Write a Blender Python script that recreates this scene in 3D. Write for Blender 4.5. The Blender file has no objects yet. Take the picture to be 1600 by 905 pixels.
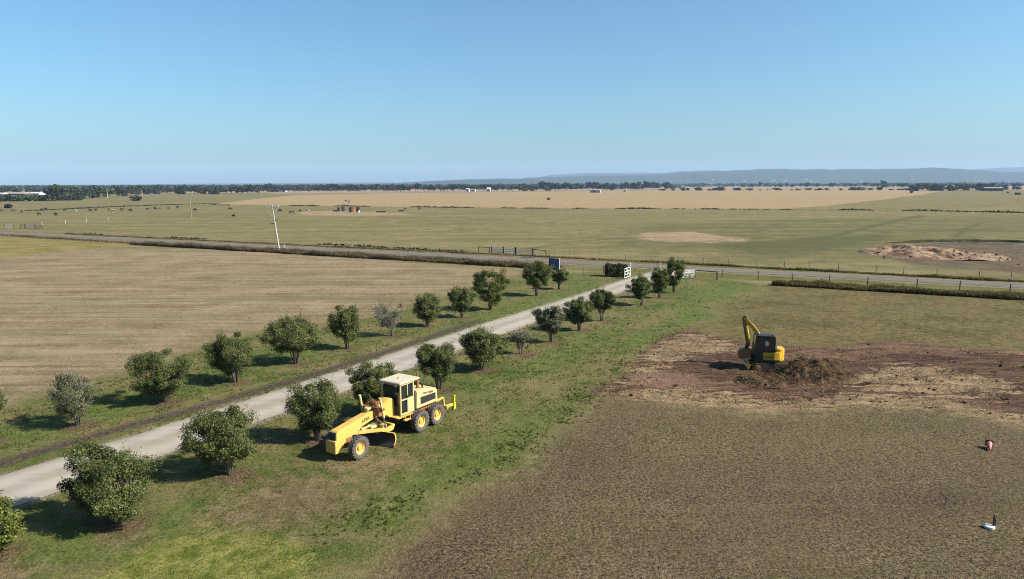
import bpy, bmesh, math, random
import numpy as np
from mathutils import Matrix, Vector, Euler

# ------------------------------------------------------------------ camera, sky, sun, exposure
SC = bpy.context.scene
COL = SC.collection
R = math.radians
H, PITCH, ROLL, FPX = 14.3, R(8.5), R(-0.18), 1100.0
cam_d = bpy.data.cameras.new("camera")
cam = bpy.data.objects.new("camera", cam_d); COL.objects.link(cam)
cam_d.sensor_width = 36.0
cam_d.lens = 36.0 * FPX / 1600.0
cam_d.clip_start, cam_d.clip_end = 0.5, 60000.0
CM = Matrix.Rotation(math.pi / 2 - PITCH, 3, 'X') @ Matrix.Rotation(ROLL, 3, 'Z')
m4 = CM.to_4x4(); m4.translation = (0, 0, H)
cam.matrix_world = m4
SC.camera = cam

SUN_EL, SUN_AZ = R(37.0), math.atan2(0.97, -0.24)      # azimuth from +Y towards +X
sun_vec = Vector((math.sin(SUN_AZ) * math.cos(SUN_EL), math.cos(SUN_AZ) * math.cos(SUN_EL), math.sin(SUN_EL)))
W = bpy.data.worlds.new("World"); SC.world = W; W.use_nodes = True
wt = W.node_tree; bg = wt.nodes["Background"]
sky = wt.nodes.new("ShaderNodeTexSky"); sky.sky_type = 'NISHITA'; sky.sun_disc = False
sky.sun_elevation = SUN_EL; sky.sun_rotation = SUN_AZ
sky.altitude = 0; sky.air_density = 1.0; sky.dust_density = 1.7; sky.ozone_density = 3.0
tint = wt.nodes.new("ShaderNodeMix"); tint.data_type = 'RGBA'; tint.blend_type = 'MULTIPLY'; tint.inputs[0].default_value = 1.0
tint.inputs[7].default_value = (0.86, 1.23, 1.34, 1)         # clearer, bluer air than the model's default
wt.links.new(sky.outputs[0], tint.inputs[6]); wt.links.new(tint.outputs[2], bg.inputs[0]); bg.inputs[1].default_value = 0.054
sd = bpy.data.lights.new("sun", 'SUN'); sd.energy = 5.0; sd.angle = R(0.5); sd.color = (1.0, 0.94, 0.84)
so = bpy.data.objects.new("sun", sd); COL.objects.link(so); so.location = (60, -20, 60)
so.rotation_euler = sun_vec.to_track_quat('Z', 'Y').to_euler()
SC.view_settings.view_transform = 'Standard'; SC.view_settings.look = 'None'
SC.view_settings.exposure = 1.16; SC.view_settings.gamma = 1.0; SC.view_settings.use_curve_mapping = False
try:
    SC.cycles.volume_bounces = 1; SC.cycles.max_bounces = 6; SC.cycles.transparent_max_bounces = 6
    SC.cycles.sample_clamp_indirect = 4.0; SC.cycles.filter_width = 1.0; SC.cycles.use_adaptive_sampling = False; SC.cycles.use_denoising = True
    SC.cycles.denoiser = 'OPENIMAGEDENOISE'; SC.cycles.denoising_input_passes = 'RGB_ALBEDO_NORMAL'; SC.cycles.denoising_prefilter = 'NONE'
except Exception: pass

# ------------------------------------------------------------------ helpers
def at(px, py, z=0.0):
    """point at height z on the ray through photo pixel (1600 x 905)"""
    d = CM @ Vector(((px - 800) / FPX, -(py - 452.5) / FPX, -1.0))
    t = (z - H) / min(d.z, -0.0012)
    return (d.x * t, d.y * t)
def mpp(px, py):
    d = CM @ Vector(((px - 800) / FPX, -(py - 452.5) / FPX, -1.0))
    return -H / min(d.z, -0.0012) / FPX
def s2l(c):
    c = np.asarray(c, float) / 255.0
    return np.where(c <= 0.04045, c / 12.92, ((c + 0.055) / 1.055) ** 2.4)
K = 0.435                                                  # displayed value of a sunlit flat surface -> albedo
def lin(*c):
    v = s2l(c) * K
    return (float(v[0]), float(v[1]), float(v[2]), 1.0)

def _hash(ix, iy, seed):
    h = (ix.astype(np.int64) * 374761393 + iy.astype(np.int64) * 668265263 + seed * 1274126177) & 0x7fffffff
    h = ((h ^ (h >> 13)) * 1103515245 + 12345) & 0x7fffffff
    h = ((h ^ (h >> 15)) * 747796405 + 2891) & 0x7fffffff
    return (h & 0xffffff) / float(0xffffff)
def vnoise(x, y, seed=0):
    xi, yi = np.floor(x), np.floor(y); fx, fy = x - xi, y - yi
    fx = fx * fx * (3 - 2 * fx); fy = fy * fy * (3 - 2 * fy)
    a, b = _hash(xi, yi, seed), _hash(xi + 1, yi, seed); c, d = _hash(xi, yi + 1, seed), _hash(xi + 1, yi + 1, seed)
    return (a * (1 - fx) + b * fx) * (1 - fy) + (c * (1 - fx) + d * fx) * fy
def fbm(x, y, oct=4, seed=0):
    s, a, t = 0, 0.5, 0
    for i in range(oct):
        s = s + a * vnoise(x * 2 ** i + 17.3 * i, y * 2 ** i - 9.1 * i, seed + i); t += a; a *= 0.5
    return s / t
def sdf_poly(x, y, P):
    """signed distance, positive inside"""
    P = np.asarray(P, float); d = np.full(x.shape, 1e18); ins = np.zeros(x.shape, bool)
    for i in range(len(P)):
        ax, ay = P[i]; bx, by = P[(i + 1) % len(P)]
        ex, ey = bx - ax, by - ay
        t = np.clip(((x - ax) * ex + (y - ay) * ey) / (ex * ex + ey * ey + 1e-12), 0, 1)
        d = np.minimum(d, (x - ax - t * ex) ** 2 + (y - ay - t * ey) ** 2)
        c = ((ay > y) != (by > y)) & (x < (bx - ax) * (y - ay) / (by - ay + 1e-12) + ax)
        ins ^= c
    d = np.sqrt(d)
    return np.where(ins, d, -d)
def dist_line(x, y, P):
    P = np.asarray(P, float); d = np.full(x.shape, 1e18)
    for i in range(len(P) - 1):
        ax, ay = P[i]; bx, by = P[i + 1]; ex, ey = bx - ax, by - ay
        t = np.clip(((x - ax) * ex + (y - ay) * ey) / (ex * ex + ey * ey + 1e-12), 0, 1)
        d = np.minimum(d, (x - ax - t * ex) ** 2 + (y - ay - t * ey) ** 2)
    return np.sqrt(d)
def sstep(a, b, v):
    t = np.clip((v - a) / (b - a), 0, 1); return t * t * (3 - 2 * t)
def gpoly(pts): return [at(*p) for p in pts]

def npmesh(name, V, F, attrs=None, smooth=False):
    """fast mesh from numpy verts and an (n,k) face array"""
    me = bpy.data.meshes.new(name); V = np.asarray(V, np.float32); F = np.asarray(F, np.int32); k = F.shape[1]
    me.vertices.add(len(V)); me.vertices.foreach_set("co", V.ravel())
    me.loops.add(F.size); me.loops.foreach_set("vertex_index", F.ravel())
    me.polygons.add(len(F)); me.polygons.foreach_set("loop_start", np.arange(len(F), dtype=np.int32) * k)
    if smooth: me.polygons.foreach_set("use_smooth", np.ones(len(F), bool))
    for n, (dom, arr) in (attrs or {}).items():
        a = me.attributes.new(n, 'FLOAT', dom); a.data.foreach_set("value", np.asarray(arr, np.float32).ravel())
    me.update(); me.validate(); return me
def link(name, me, m=None, parent=None):
    o = bpy.data.objects.new(name, me); COL.objects.link(o)
    if m is not None: me.materials.append(m)
    if parent is not None: o.parent = parent
    return o
def tag(o, label=None, cat=None, group=None, kind=None):
    if label: o["label"] = label
    if cat: o["category"] = cat
    if group: o["group"] = group
    if kind: o["kind"] = kind
    return o
def thing(name, label, cat, loc=(0, 0, 0), rz=0.0, group=None):
    o = bpy.data.objects.new(name, None); COL.objects.link(o); o.empty_display_size = 0.3
    o.location = (loc[0], loc[1], loc[2] if len(loc) > 2 else 0.0); o.rotation_euler = (0, 0, rz)
    return tag(o, label, cat, group)
def dup(root, loc, rz=0.0, sc=None, label=None, group=None):
    def cp(o, par):
        c = o.copy(); COL.objects.link(c); c.parent = par
        for ch in list(o.children): cp(ch, c)
        return c
    r = cp(root, None); r.location = (loc[0], loc[1], loc[2] if len(loc) > 2 else 0.0); r.rotation_euler = (0, 0, rz)
    if sc: r.scale = sc
    if label: r["label"] = label
    if group: r["group"] = group
    return r

class MB:
    def __init__(s): s.v, s.f = [], []
    def add(s, V, Fs):
        b = len(s.v); s.v += [tuple(v) for v in V]; s.f += [tuple(b + i for i in f) for f in Fs]; return s
    def box(s, c, d, rot=None, taper=1.0):
        hx, hy, hz = d[0] / 2, d[1] / 2, d[2] / 2
        V = [Vector((x * hx * (taper if z > 0 else 1), y * hy * (taper if z > 0 else 1), z * hz)) for z in (-1, 1) for y in (-1, 1) for x in (-1, 1)]
        if rot is not None:
            m = rot if isinstance(rot, Matrix) else Euler(rot).to_matrix(); V = [m @ v for v in V]
        return s.add([v + Vector(c) for v in V], [(0, 2, 3, 1), (4, 5, 7, 6), (0, 1, 5, 4), (2, 6, 7, 3), (0, 4, 6, 2), (1, 3, 7, 5)])
    def bar(s, p, q, w, h=None):
        p, q = Vector(p), Vector(q); d = q - p; m = d.to_track_quat('X', 'Z').to_matrix()
        return s.box((p + q) / 2, (d.length, w, h or w), m)
    def tube(s, pts, rad, n=8, cap=True):
        pts = [Vector(p) for p in pts]; k = len(pts)
        if not isinstance(rad, (list, tuple)): rad = [rad] * k
        V = []
        for i, p in enumerate(pts):
            d = (pts[min(i + 1, k - 1)] - pts[max(i - 1, 0)]).normalized(); q = d.to_track_quat('Z', 'Y').to_matrix()
            for j in range(n):
                a = 2 * math.pi * j / n; V.append(p + q @ Vector((math.cos(a) * rad[i], math.sin(a) * rad[i], 0)))
        Fs = [(i * n + j, i * n + (j + 1) % n, (i + 1) * n + (j + 1) % n, (i + 1) * n + j) for i in range(k - 1) for j in range(n)]
        if cap: Fs += [tuple(range(n))[::-1], tuple((k - 1) * n + j for j in range(n))]
        return s.add(V, Fs)
    def lathe(s, prof, n, c, axis='y'):
        """prof: (radius, offset) closed or open; about an axis through c"""
        V = []
        for r_, o in prof:
            for j in range(n):
                a = 2 * math.pi * j / n; x, z = r_ * math.cos(a), r_ * math.sin(a)
                V.append((c[0] + x, c[1] + o, c[2] + z) if axis == 'y' else (c[0] + x, c[1] + z, c[2] + o))
        k = len(prof)
        return s.add(V, [(i * n + j, (i + 1) * n + j, (i + 1) * n + (j + 1) % n, i * n + (j + 1) % n) for i in range(k - 1) for j in range(n)])
    def prism(s, poly, y0, y1, frame=None):
        """outline in local x,z extruded from y0 to y1"""
        n = len(poly); V = [(x, y0, z) for x, z in poly] + [(x, y1, z) for x, z in poly]
        if frame is not None: V = [frame @ Vector(v) for v in V]
        return s.add(V, [tuple(range(n)), tuple(range(2 * n - 1, n - 1, -1))] + [(i, n + i, n + (i + 1) % n, (i + 1) % n) for i in range(n)])
    def build(s, name, m, parent=None, bevel=0.0, smooth=False):
        me = bpy.data.meshes.new(name); me.from_pydata(s.v, [], s.f)
        bm = bmesh.new(); bm.from_mesh(me); bmesh.ops.recalc_face_normals(bm, faces=bm.faces)
        if bevel > 0:
            es = [e for e in bm.edges if len(e.link_faces) == 2 and e.calc_face_angle(0) > 0.6]
            try: bmesh.ops.bevel(bm, geom=es, offset=bevel, segments=2, affect='EDGES', clamp_overlap=True)
            except Exception: pass
        bm.to_mesh(me); bm.free()
        if smooth: me.polygons.foreach_set("use_smooth", [True] * len(me.polygons))
        me.update(); return link(name, me, m, parent)

# ------------------------------------------------------------------ materials
class NT:
    def __init__(s, name):
        s.m = bpy.data.materials.new(name); s.m.use_nodes = True; s.t = s.m.node_tree
        s.b = s.t.nodes["Principled BSDF"]; s.out = s.t.nodes["Material Output"]
    def n(s, ty, **kw):
        x = s.t.nodes.new(ty)
        for k, v in kw.items(): setattr(x, k, v)
        return x
    def l(s, a, b): s.t.links.new(a, b)
    def val(s, sock, v):
        if hasattr(v, "is_output") or isinstance(v, bpy.types.NodeSocket): s.l(v, sock)
        else: sock.default_value = v
    def math(s, op, a, b=0.0, c=0.0, clamp=False):
        x = s.n("ShaderNodeMath", operation=op, use_clamp=clamp)
        s.val(x.inputs[0], a); s.val(x.inputs[1], b); s.val(x.inputs[2], c); return x.outputs[0]
    def mix(s, f, a, b, mode='MIX'):
        x = s.n("ShaderNodeMix", data_type='RGBA', blend_type=mode)
        s.val(x.inputs[0], f); s.val(x.inputs[6], a); s.val(x.inputs[7], b); return x.outputs[2]
    def ramp(s, v, a, b, lo=0.0, hi=1.0):
        x = s.n("ShaderNodeMapRange", interpolation_type='SMOOTHSTEP')
        s.val(x.inputs[0], v); s.val(x.inputs[1], a); s.val(x.inputs[2], b); s.val(x.inputs[3], lo); s.val(x.inputs[4], hi); return x.outputs[0]
    def noise(s, vec, scale, detail=3.0, rough=0.55, dist=0.0):
        x = s.n("ShaderNodeTexNoise"); s.l(vec, x.inputs["Vector"])
        x.inputs["Scale"].default_value = scale; x.inputs["Detail"].default_value = detail
        x.inputs["Roughness"].default_value = rough; x.inputs["Distortion"].default_value = dist; return x.outputs["Fac"]
    def attr(s, name):
        x = s.n("ShaderNodeAttribute", attribute_name=name); return x.outputs["Fac"]
    def pos(s): return s.n("ShaderNodeNewGeometry").outputs["Position"]
    def obj(s): return s.n("ShaderNodeTexCoord").outputs["Object"]
    def mapping(s, vec, rot=(0, 0, 0), scale=(1, 1, 1)):
        x = s.n("ShaderNodeMapping"); s.l(vec, x.inputs[0]); x.inputs[2].default_value = rot; x.inputs[3].default_value = scale; return x.outputs[0]

def paint(name, col, rough=0.5, metal=0.0, wear=None, wear_amt=0.5, scale=3.0, bump=0.0, spec=0.5):
    """surface whose own colour drifts and wears with noise"""
    k_ = 0.56 if max(col[:3]) < 0.9 and name != "white_paint" else 0.58
    col = tuple(x * k_ for x in col[:3]) + (1,); wear = tuple(x * k_ for x in wear[:3]) + (1,) if wear else None
    t = NT(name); v = t.obj(); n1 = t.noise(v, scale, 5, 0.6); n2 = t.noise(v, scale * 9, 3, 0.6)
    c = t.mix(t.ramp(n1, 0.3, 0.7), tuple(x * 0.86 for x in col[:3]) + (1,), tuple(min(1, x * 1.1) for x in col[:3]) + (1,))
    if wear: c = t.mix(t.math('MULTIPLY', t.ramp(t.math('ADD', t.math('MULTIPLY', n1, 0.55), t.math('MULTIPLY', n2, 0.45)), 0.52, 0.66), wear_amt), c, wear)
    t.l(c, t.b.inputs["Base Color"]); t.b.inputs["Roughness"].default_value = rough; t.b.inputs["Metallic"].default_value = metal
    t.b.inputs["Specular IOR Level"].default_value = spec
    t.l(t.ramp(n2, 0.2, 0.8, max(0.05, rough - 0.12), min(1, rough + 0.15)), t.b.inputs["Roughness"])
    if bump > 0:
        b = t.n("ShaderNodeBump"); b.inputs["Strength"].default_value = bump; b.inputs["Distance"].default_value = 0.02
        t.l(n2, b.inputs["Height"]); t.l(b.outputs[0], t.b.inputs["Normal"])
    return t.m
def leafmat(name, dark, light, young, transl=0.2, rough=0.55, spec=0.16):
    """two-sided leaf: tone per leaf from the attribute 'tone', let some light through"""
    dark, light, young = [tuple(x * 0.64 for x in c_[:3]) + (1,) for c_ in (dark, light, young)]
    t = NT(name); a = t.attr("tone")
    c = t.mix(t.ramp(a, 0.0, 0.75), dark, light); c = t.mix(t.ramp(a, 0.86, 1.0), c, young)
    t.l(c, t.b.inputs["Base Color"]); t.b.inputs["Roughness"].default_value = rough; t.b.inputs["Specular IOR Level"].default_value = spec
    tr = t.n("ShaderNodeBsdfTranslucent"); t.l(c, tr.inputs[0])
    mx = t.n("ShaderNodeMixShader"); mx.inputs[0].default_value = transl
    t.l(t.b.outputs[0], mx.inputs[1]); t.l(tr.outputs[0], mx.inputs[2]); t.l(mx.outputs[0], t.out.inputs[0]); return t.m

M = {}
M['yellow'] = paint("grader_yellow", (0.88, 0.57, 0.13, 1), 0.5, wear=(0.42, 0.25, 0.09, 1), wear_amt=0.6, scale=2.4)
M['cream'] = paint("faded_yellow", (0.86, 0.68, 0.32, 1), 0.5, wear=(0.52, 0.36, 0.16, 1), wear_amt=0.55, scale=2.4)
M['dozer_yellow'] = paint("excavator_yellow", (0.84, 0.50, 0.03, 1), 0.4, wear=(0.35, 0.2, 0.06, 1), wear_amt=0.5, scale=2.5)
M['bright_yellow'] = paint("bright_yellow", (0.85, 0.68, 0.02, 1), 0.4)
M['rust'] = paint("orange_rust", (0.36, 0.15, 0.04, 1), 0.75, wear=(0.16, 0.07, 0.03, 1), scale=4)
M['steel'] = paint("worn_steel", (0.42, 0.40, 0.37, 1), 0.35, 0.8, wear=(0.25, 0.13, 0.06, 1), scale=4)
M['dark'] = paint("dark_metal", (0.025, 0.024, 0.024, 1), 0.55, scale=4)
M['tyre'] = paint("tyre_rubber", (0.125, 0.105, 0.095, 1), 0.85, wear=(0.20, 0.16, 0.12, 1), wear_amt=0.5, scale=4, bump=0.3)
M['rubber'] = paint("track_rubber", (0.05, 0.047, 0.044, 1), 0.8, wear=(0.20, 0.15, 0.12, 1), wear_amt=0.6, scale=4, bump=0.3)
M['roofwhite'] = paint("cab_roof_paint", (0.76, 0.66, 0.48, 1), 0.6, wear=(0.5, 0.36, 0.22, 1), wear_amt=0.4, scale=2)
M['white'] = paint("white_paint", (0.80, 0.79, 0.76, 1), 0.5, wear=(0.55, 0.52, 0.46, 1), wear_amt=0.4)
M['timber'] = paint("weathered_timber", (0.30, 0.26, 0.21, 1), 0.85, wear=(0.17, 0.14, 0.11, 1), scale=5, bump=0.4)
M['darktimber'] = paint("dark_timber", (0.06, 0.045, 0.04, 1), 0.85, wear=(0.12, 0.09, 0.07, 1), scale=5)
M['poletimber'] = paint("pale_pole_timber", (0.62, 0.58, 0.54, 1), 0.85, wear=(0.40, 0.36, 0.32, 1), scale=3)
M['galv'] = paint("galvanised_steel", (0.60, 0.62, 0.64, 1), 0.45, 0.5, scale=3)
M['wire'] = paint("fence_wire", (0.35, 0.35, 0.35, 1), 0.5, 0.7)
M['blue'] = paint("blue_sign_back", (0.07, 0.11, 0.23, 1), 0.5, wear=(0.12, 0.17, 0.28, 1))
M['red'] = paint("cone_red", (0.62, 0.09, 0.08, 1), 0.55, wear=(0.75, 0.28, 0.24, 1), wear_amt=0.8)
M['darkred'] = paint("cone_base", (0.22, 0.03, 0.04, 1), 0.7)
M['plastic_pink'] = paint("faded_sleeve", (0.62, 0.24, 0.22, 1), 0.6)
M['rusttank'] = paint("rusted_tank", (0.24, 0.11, 0.045, 1), 0.8, wear=(0.45, 0.25, 0.09, 1), scale=1.0)
M['lettering'] = paint("dark_lettering", (0.03, 0.035, 0.02, 1), 0.6)
M['bark'] = paint("bark", (0.24, 0.19, 0.15, 1), 0.9, wear=(0.26, 0.21, 0.17, 1), scale=6, bump=0.5)
M['eucbark'] = paint("pale_bark", (0.24, 0.20, 0.17, 1), 0.9, scale=1)
M['twig'] = paint("bare_twigs", (0.36, 0.31, 0.27, 1), 0.9, scale=6)
M['blackcoat'] = paint("black_coat", (0.018, 0.016, 0.015, 1), 0.6, scale=4)
def patchcoat():
    t = NT("black_white_coat"); n = t.noise(t.obj(), 1.6, 2); t.l(t.mix(t.ramp(n, 0.47, 0.52), (0.02, 0.018, 0.017, 1), (0.7, 0.67, 0.62, 1)), t.b.inputs["Base Color"]); t.b.inputs["Roughness"].default_value = 0.7; return t.m
M['patchcoat'] = patchcoat()
M['browncoat'] = paint("red_brown_coat", (0.16, 0.06, 0.03, 1), 0.6, scale=4)
def glass(name, col, rough=0.06):
    t = NT(name); t.b.inputs["Base Color"].default_value = col; t.b.inputs["Roughness"].default_value = rough
    t.b.inputs["Specular IOR Level"].default_value = 0.6
    n = t.noise(t.obj(), 2.0, 2); t.l(t.ramp(n, 0.3, 0.8, rough, rough + 0.15), t.b.inputs["Roughness"]); return t.m
M['glass'] = glass("tinted_glass", (0.012, 0.018, 0.020, 1))
M['leafdark'] = leafmat("hedge_leaf", (0.020, 0.034, 0.010, 1), (0.045, 0.075, 0.018, 1), (0.09, 0.12, 0.03, 1))
M['leaf'] = leafmat("shrub_leaf", (0.054, 0.066, 0.018, 1), (0.155, 0.180, 0.050, 1), (0.27, 0.28, 0.10, 1), 0.18)
M['leafgreen'] = leafmat("upright_leaf", (0.045, 0.066, 0.012, 1), (0.15, 0.175, 0.032, 1), (0.32, 0.32, 0.08, 1), 0.2)
M['leafgrey'] = leafmat("thin_leaf", (0.075, 0.085, 0.035, 1), (0.17, 0.17, 0.085, 1), (0.30, 0.28, 0.17, 1), 0.15)
M['euc'] = leafmat("gum_leaf", (0.022, 0.032, 0.018, 1), (0.055, 0.070, 0.040, 1), (0.09, 0.10, 0.055, 1), 0.1)
M['eucgreen'] = leafmat("green_gum_leaf", (0.035, 0.055, 0.018, 1), (0.09, 0.12, 0.038, 1), (0.13, 0.15, 0.06, 1), 0.1)
M['eucbrown'] = leafmat("brown_gum_leaf", (0.07, 0.045, 0.03, 1), (0.13, 0.09, 0.06, 1), (0.16, 0.12, 0.08, 1), 0.1)
M['hill'] = paint("forested_hill", (0.035, 0.05, 0.03, 1), 0.95, wear=(0.09, 0.09, 0.05, 1), wear_amt=0.5, scale=0.004, spec=0.1)
M['roofgrey'] = paint("grey_roofing", (0.46, 0.44, 0.44, 1), 0.5, scale=0.2)
M['pinkroof'] = paint("pale_brown_roofing", (0.45, 0.36, 0.33, 1), 0.6, scale=0.2)
M['wallwhite'] = paint("white_cladding", (0.75, 0.76, 0.78, 1), 0.6, scale=0.2)
M['wallblue'] = paint("blue_grey_cladding", (0.36, 0.44, 0.58, 1), 0.6, scale=0.2)
M['walldark'] = paint("dark_cladding", (0.06, 0.05, 0.045, 1), 0.7, scale=0.2)
M['wallpink'] = paint("pale_pink_render", (0.72, 0.55, 0.50, 1), 0.7, scale=0.2)

# ------------------------------------------------------------------ layout facts on the ground
LT = [(-28, 693), (122, 664), (258, 628), (368, 597), (462, 568), (543, 545), (612, 525), (668, 510), (722, 496), (766, 484), (838, 462), (873, 452)]
RT = [(-12, 862), (190, 815), (360, 742), (497, 687), (583, 648), (686, 607), (753, 578), (813, 553), (861, 534), (905, 516), (940, 501), (1002, 477), (1030, 466), (1053, 457)]
TREE_BASES = [at(*p) for p in LT + RT]
DRV_U = [(-31.6, 23.5), (-25.5, 33.3), (-24.1, 35.6), (-20.0, 42.2), (-13.7, 52.8), (-1.9, 73.8), (8.3, 90.2), (16.6, 104.9), (22.0, 113.6), (25.0, 119.0)]
DRV_L = [(-27.9, 21.5), (-21.6, 31.3), (-20.6, 33.0), (-16.4, 39.9), (-10.2, 50.2), (1.8, 71.2), (12.4, 89.0), (19.9, 102.4), (27.0, 112.0), (32.0, 116.4)]
ROAD_A, ROAD_B = Vector((-157.6, 217.0)), Vector((71.7, 97.5))
rd = (ROAD_B - ROAD_A).normalized(); rn = Vector((-rd.y, rd.x))      # rn points away from the camera side
if rn.y < 0: rn = -rn
EXC = (20.0, 53.6)
# DIRT AREA
DIRT = gpoly([(905, 606), (960, 585), (1010, 556), (1040, 530), (1080, 518), (1130, 528), (1190, 540), (1260, 541), (1330, 540), (1400, 534), (1460, 538), (1540, 546), (1640, 552), (1800, 565), (1800, 690), (1640, 668), (1560, 655), (1450, 640), (1340, 632), (1200, 636), (1100, 632), (1000, 624), (940, 617)])

def drive_center(): return [((a[0] + b[0]) / 2, (a[1] + b[1]) / 2) for a, b in zip(DRV_U, DRV_L)]
def relief(x, y):
    x = np.asarray(x, float); y = np.asarray(y, float)
    z = (fbm(x * 0.35, y * 0.35, 3, 5) - 0.5) * 0.10 + (fbm(x * 1.1, y * 1.1, 2, 8) - 0.5) * 0.05
    dd = sdf_poly(x, y, DIRT); md = sstep(-0.6, 1.2, dd)
    ca, sa = math.cos(R(-14)), math.sin(R(-14)); u, v = x * ca + y * sa, -x * sa + y * ca
    rid = (fbm(u * 0.35, v * 1.25, 4, 21) - 0.45) * 0.62 + (fbm(x * 2.2, y * 2.2, 3, 33) - 0.5) * 0.22
    de = np.hypot(x - EXC[0], y - EXC[1]); rid = rid * sstep(1.2, 2.6, de)
    z = z + md * rid
    dr = dist_line(x, y, drive_center()); f = sstep(2.2, 3.6, dr)
    z = z * f - 0.03 * (1 - f)
    # road formation: flat, with a shallow table drain each side
    t = (x - ROAD_A.x) * rn.x + (y - ROAD_A.y) * rn.y
    fr = sstep(2.6, 4.2, np.abs(t)); z = z * fr - 0.03 * (1 - fr)
    # shallow drain left of the drive
    ds = dist_line(x, y, STRIP); z = z - 0.10 * (1 - sstep(0.2, 1.1, ds))
    return z * sstep(600, 200, np.hypot(x, y)) if True else z
STRIP = [(-31.0, 27.6), (-26.8, 35.1), (-23.7, 40.2), (-21.1, 43.5), (-16.6, 50.6), (-11.3, 59.4), (-4.0, 73.1)]
def rz1(x, y): return float(relief(np.array([x]), np.array([y]))[0])

# ------------------------------------------------------------------ GROUND SHEET
def axis(start, stop, fn):
    out = [start]
    while out[-1] < stop: out.append(out[-1] + fn(out[-1]))
    return out
ypos = axis(12.0, 15200.0, lambda y: max(0.2, 0.0085 * y) if y < 450 else 0.04 * y)
ys = np.array([-480, -300, -180, -100, -60, -35, -20, -10, -3, 2, 5, 8, 10] + ypos)
xp = axis(0.0, 14200.0, lambda x: max(0.42, 0.014 * x) if x < 320 else 0.045 * x)
xs = np.array([-v for v in xp[:0:-1]] + xp)
GX, GY = np.meshgrid(xs, ys); gx, gy = GX.ravel(), GY.ravel()
gz = relief(gx, gy)
nx, ny = len(xs), len(ys)
idx = np.arange(nx * ny).reshape(ny, nx)
GF = np.stack([idx[:-1, :-1].ravel(), idx[:-1, 1:].ravel(), idx[1:, 1:].ravel(), idx[1:, :-1].ravel()], 1)
warp_x = (fbm(gx * 0.12, gy * 0.12, 3, 51) - 0.5) * 5; warp_y = (fbm(gx * 0.12, gy * 0.12, 3, 77) - 0.5) * 5
far = np.hypot(gx, gy); wf = sstep(10, 60, far); wx, wy = gx + warp_x * wf, gy + warp_y * wf
def mpoly(pts, w, warp=1.0): 
    d = sdf_poly(gx + warp_x * wf * warp, gy + warp_y * wf * warp, gpoly(pts)); return np.clip(0.5 + d / (2 * w), 0, 1)
def mline(P, half, w): return np.clip(0.5 + (half - dist_line(gx, gy, P)) / (2 * w), 0, 1)
A = {}
A['dry'] = mpoly([(-900, 297), (-300, 300), (150, 302), (420, 301.5), (440, 303), (610, 301), (900, 298.6), (1200, 296), (1440, 297.5), (1700, 296), (2600, 292), (2600, 288.6), (-900, 290.6)], 60, 0)
A['gold'] = mpoly([(330, 320), (480, 321.5), (650, 323.5), (860, 325.5), (1140, 326.5), (1230, 326), (1290, 322), (1380, 312), (1440, 304), (1480, 298), (1300, 296.2), (1200, 296.2), (900, 299), (620, 301.8), (460, 305), (400, 311)], 7, 0.6)
A['stub'] = mpoly([(-900, 352), (0, 386), (130, 388), (330, 390), (480, 398), (640, 411), (790, 424), (815, 430), (770, 444), (735, 453), (660, 474), (590, 492), (500, 505), (400, 524), (300, 552), (200, 585), (90, 612), (0, 640), (-300, 720), (-900, 800)], 3.0)
A['lime'] = mpoly([(-500, 349), (-100, 364), (0, 370), (110, 374), (215, 382), (150, 389), (60, 397), (-100, 412), (-600, 425)], 4.0)
A['verge'] = mpoly([(890, 427), (960, 420), (1040, 424), (1100, 434), (1205, 443), (1180, 458), (1130, 482), (1085, 505), (1040, 528), (1005, 556), (950, 590), (905, 618), (890, 645), (840, 690), (780, 735), (700, 780), (640, 822), (590, 862), (540, 905), (400, 1100), (-600, 1300), (-900, 900), (-300, 720), (0, 640), (90, 612), (200, 585), (300, 552), (400, 524), (500, 505), (590, 492), (660, 474), (735, 453), (800, 430), (850, 424)], 3.0)
A['bright'] = np.maximum.reduce([
    mpoly([(1195, 446), (1140, 462), (1085, 500), (1050, 522), (1010, 545), (985, 535), (1030, 505), (1060, 475), (1090, 450), (1130, 440)], 1.5),
    mpoly([(800, 575), (850, 548), (930, 520), (985, 510), (960, 535), (900, 560), (850, 580)], 1.5),
    mpoly([(650, 525), (720, 500), (800, 478), (900, 445), (960, 436), (900, 462), (800, 492), (720, 520), (660, 538)], 1.2),
    mpoly([(420, 545), (520, 552), (480, 575), (400, 592), (300, 620), (180, 650), (60, 690), (0, 700), (0, 660), (140, 625), (300, 580)], 1.2) * 0.85,
    mpoly([(0, 830), (120, 830), (230, 815), (330, 770), (430, 765), (330, 800), (240, 860), (120, 870), (0, 880)], 0.8),
    mpoly([(620, 560), (720, 590), (820, 570), (790, 620), (700, 690), (640, 700)], 1.5) * 0.45,
    mpoly([(520, 800), (620, 750), (720, 690), (800, 640), (880, 615), (860, 660), (760, 725), (680, 770), (600, 815), (530, 825)], 0.8) * 0.75])
A['limepatch'] = mpoly([(150, 905), (230, 850), (330, 820), (430, 825), (480, 870), (470, 930), (300, 1000), (100, 980)], 1.0)
A['tanpatch'] = np.maximum.reduce([
    mpoly([(330, 800), (400, 760), (480, 735), (560, 740), (590, 775), (520, 810), (430, 830), (360, 822)], 2.4) * 0.9,
    mpoly([(150, 800), (250, 800), (270, 850), (190, 870), (130, 850)], 0.8) * 0.6,
    mpoly([(500, 730), (600, 700), (700, 690), (660, 730), (560, 760)], 1.0) * 0.5,
    mpoly([(-40, 880), (30, 870), (60, 905), (60, 960), (-60, 960)], 0.8)])
A['brown'] = mpoly([(905, 618), (890, 645), (840, 690), (780, 735), (700, 780), (640, 822), (590, 862), (540, 905), (450, 1040), (2600, 1300), (2600, 700), (1640, 668), (1560, 655), (1450, 640), (1340, 632), (1200, 636), (1100, 632), (1000, 624), (940, 617)], 3.6)
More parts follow.
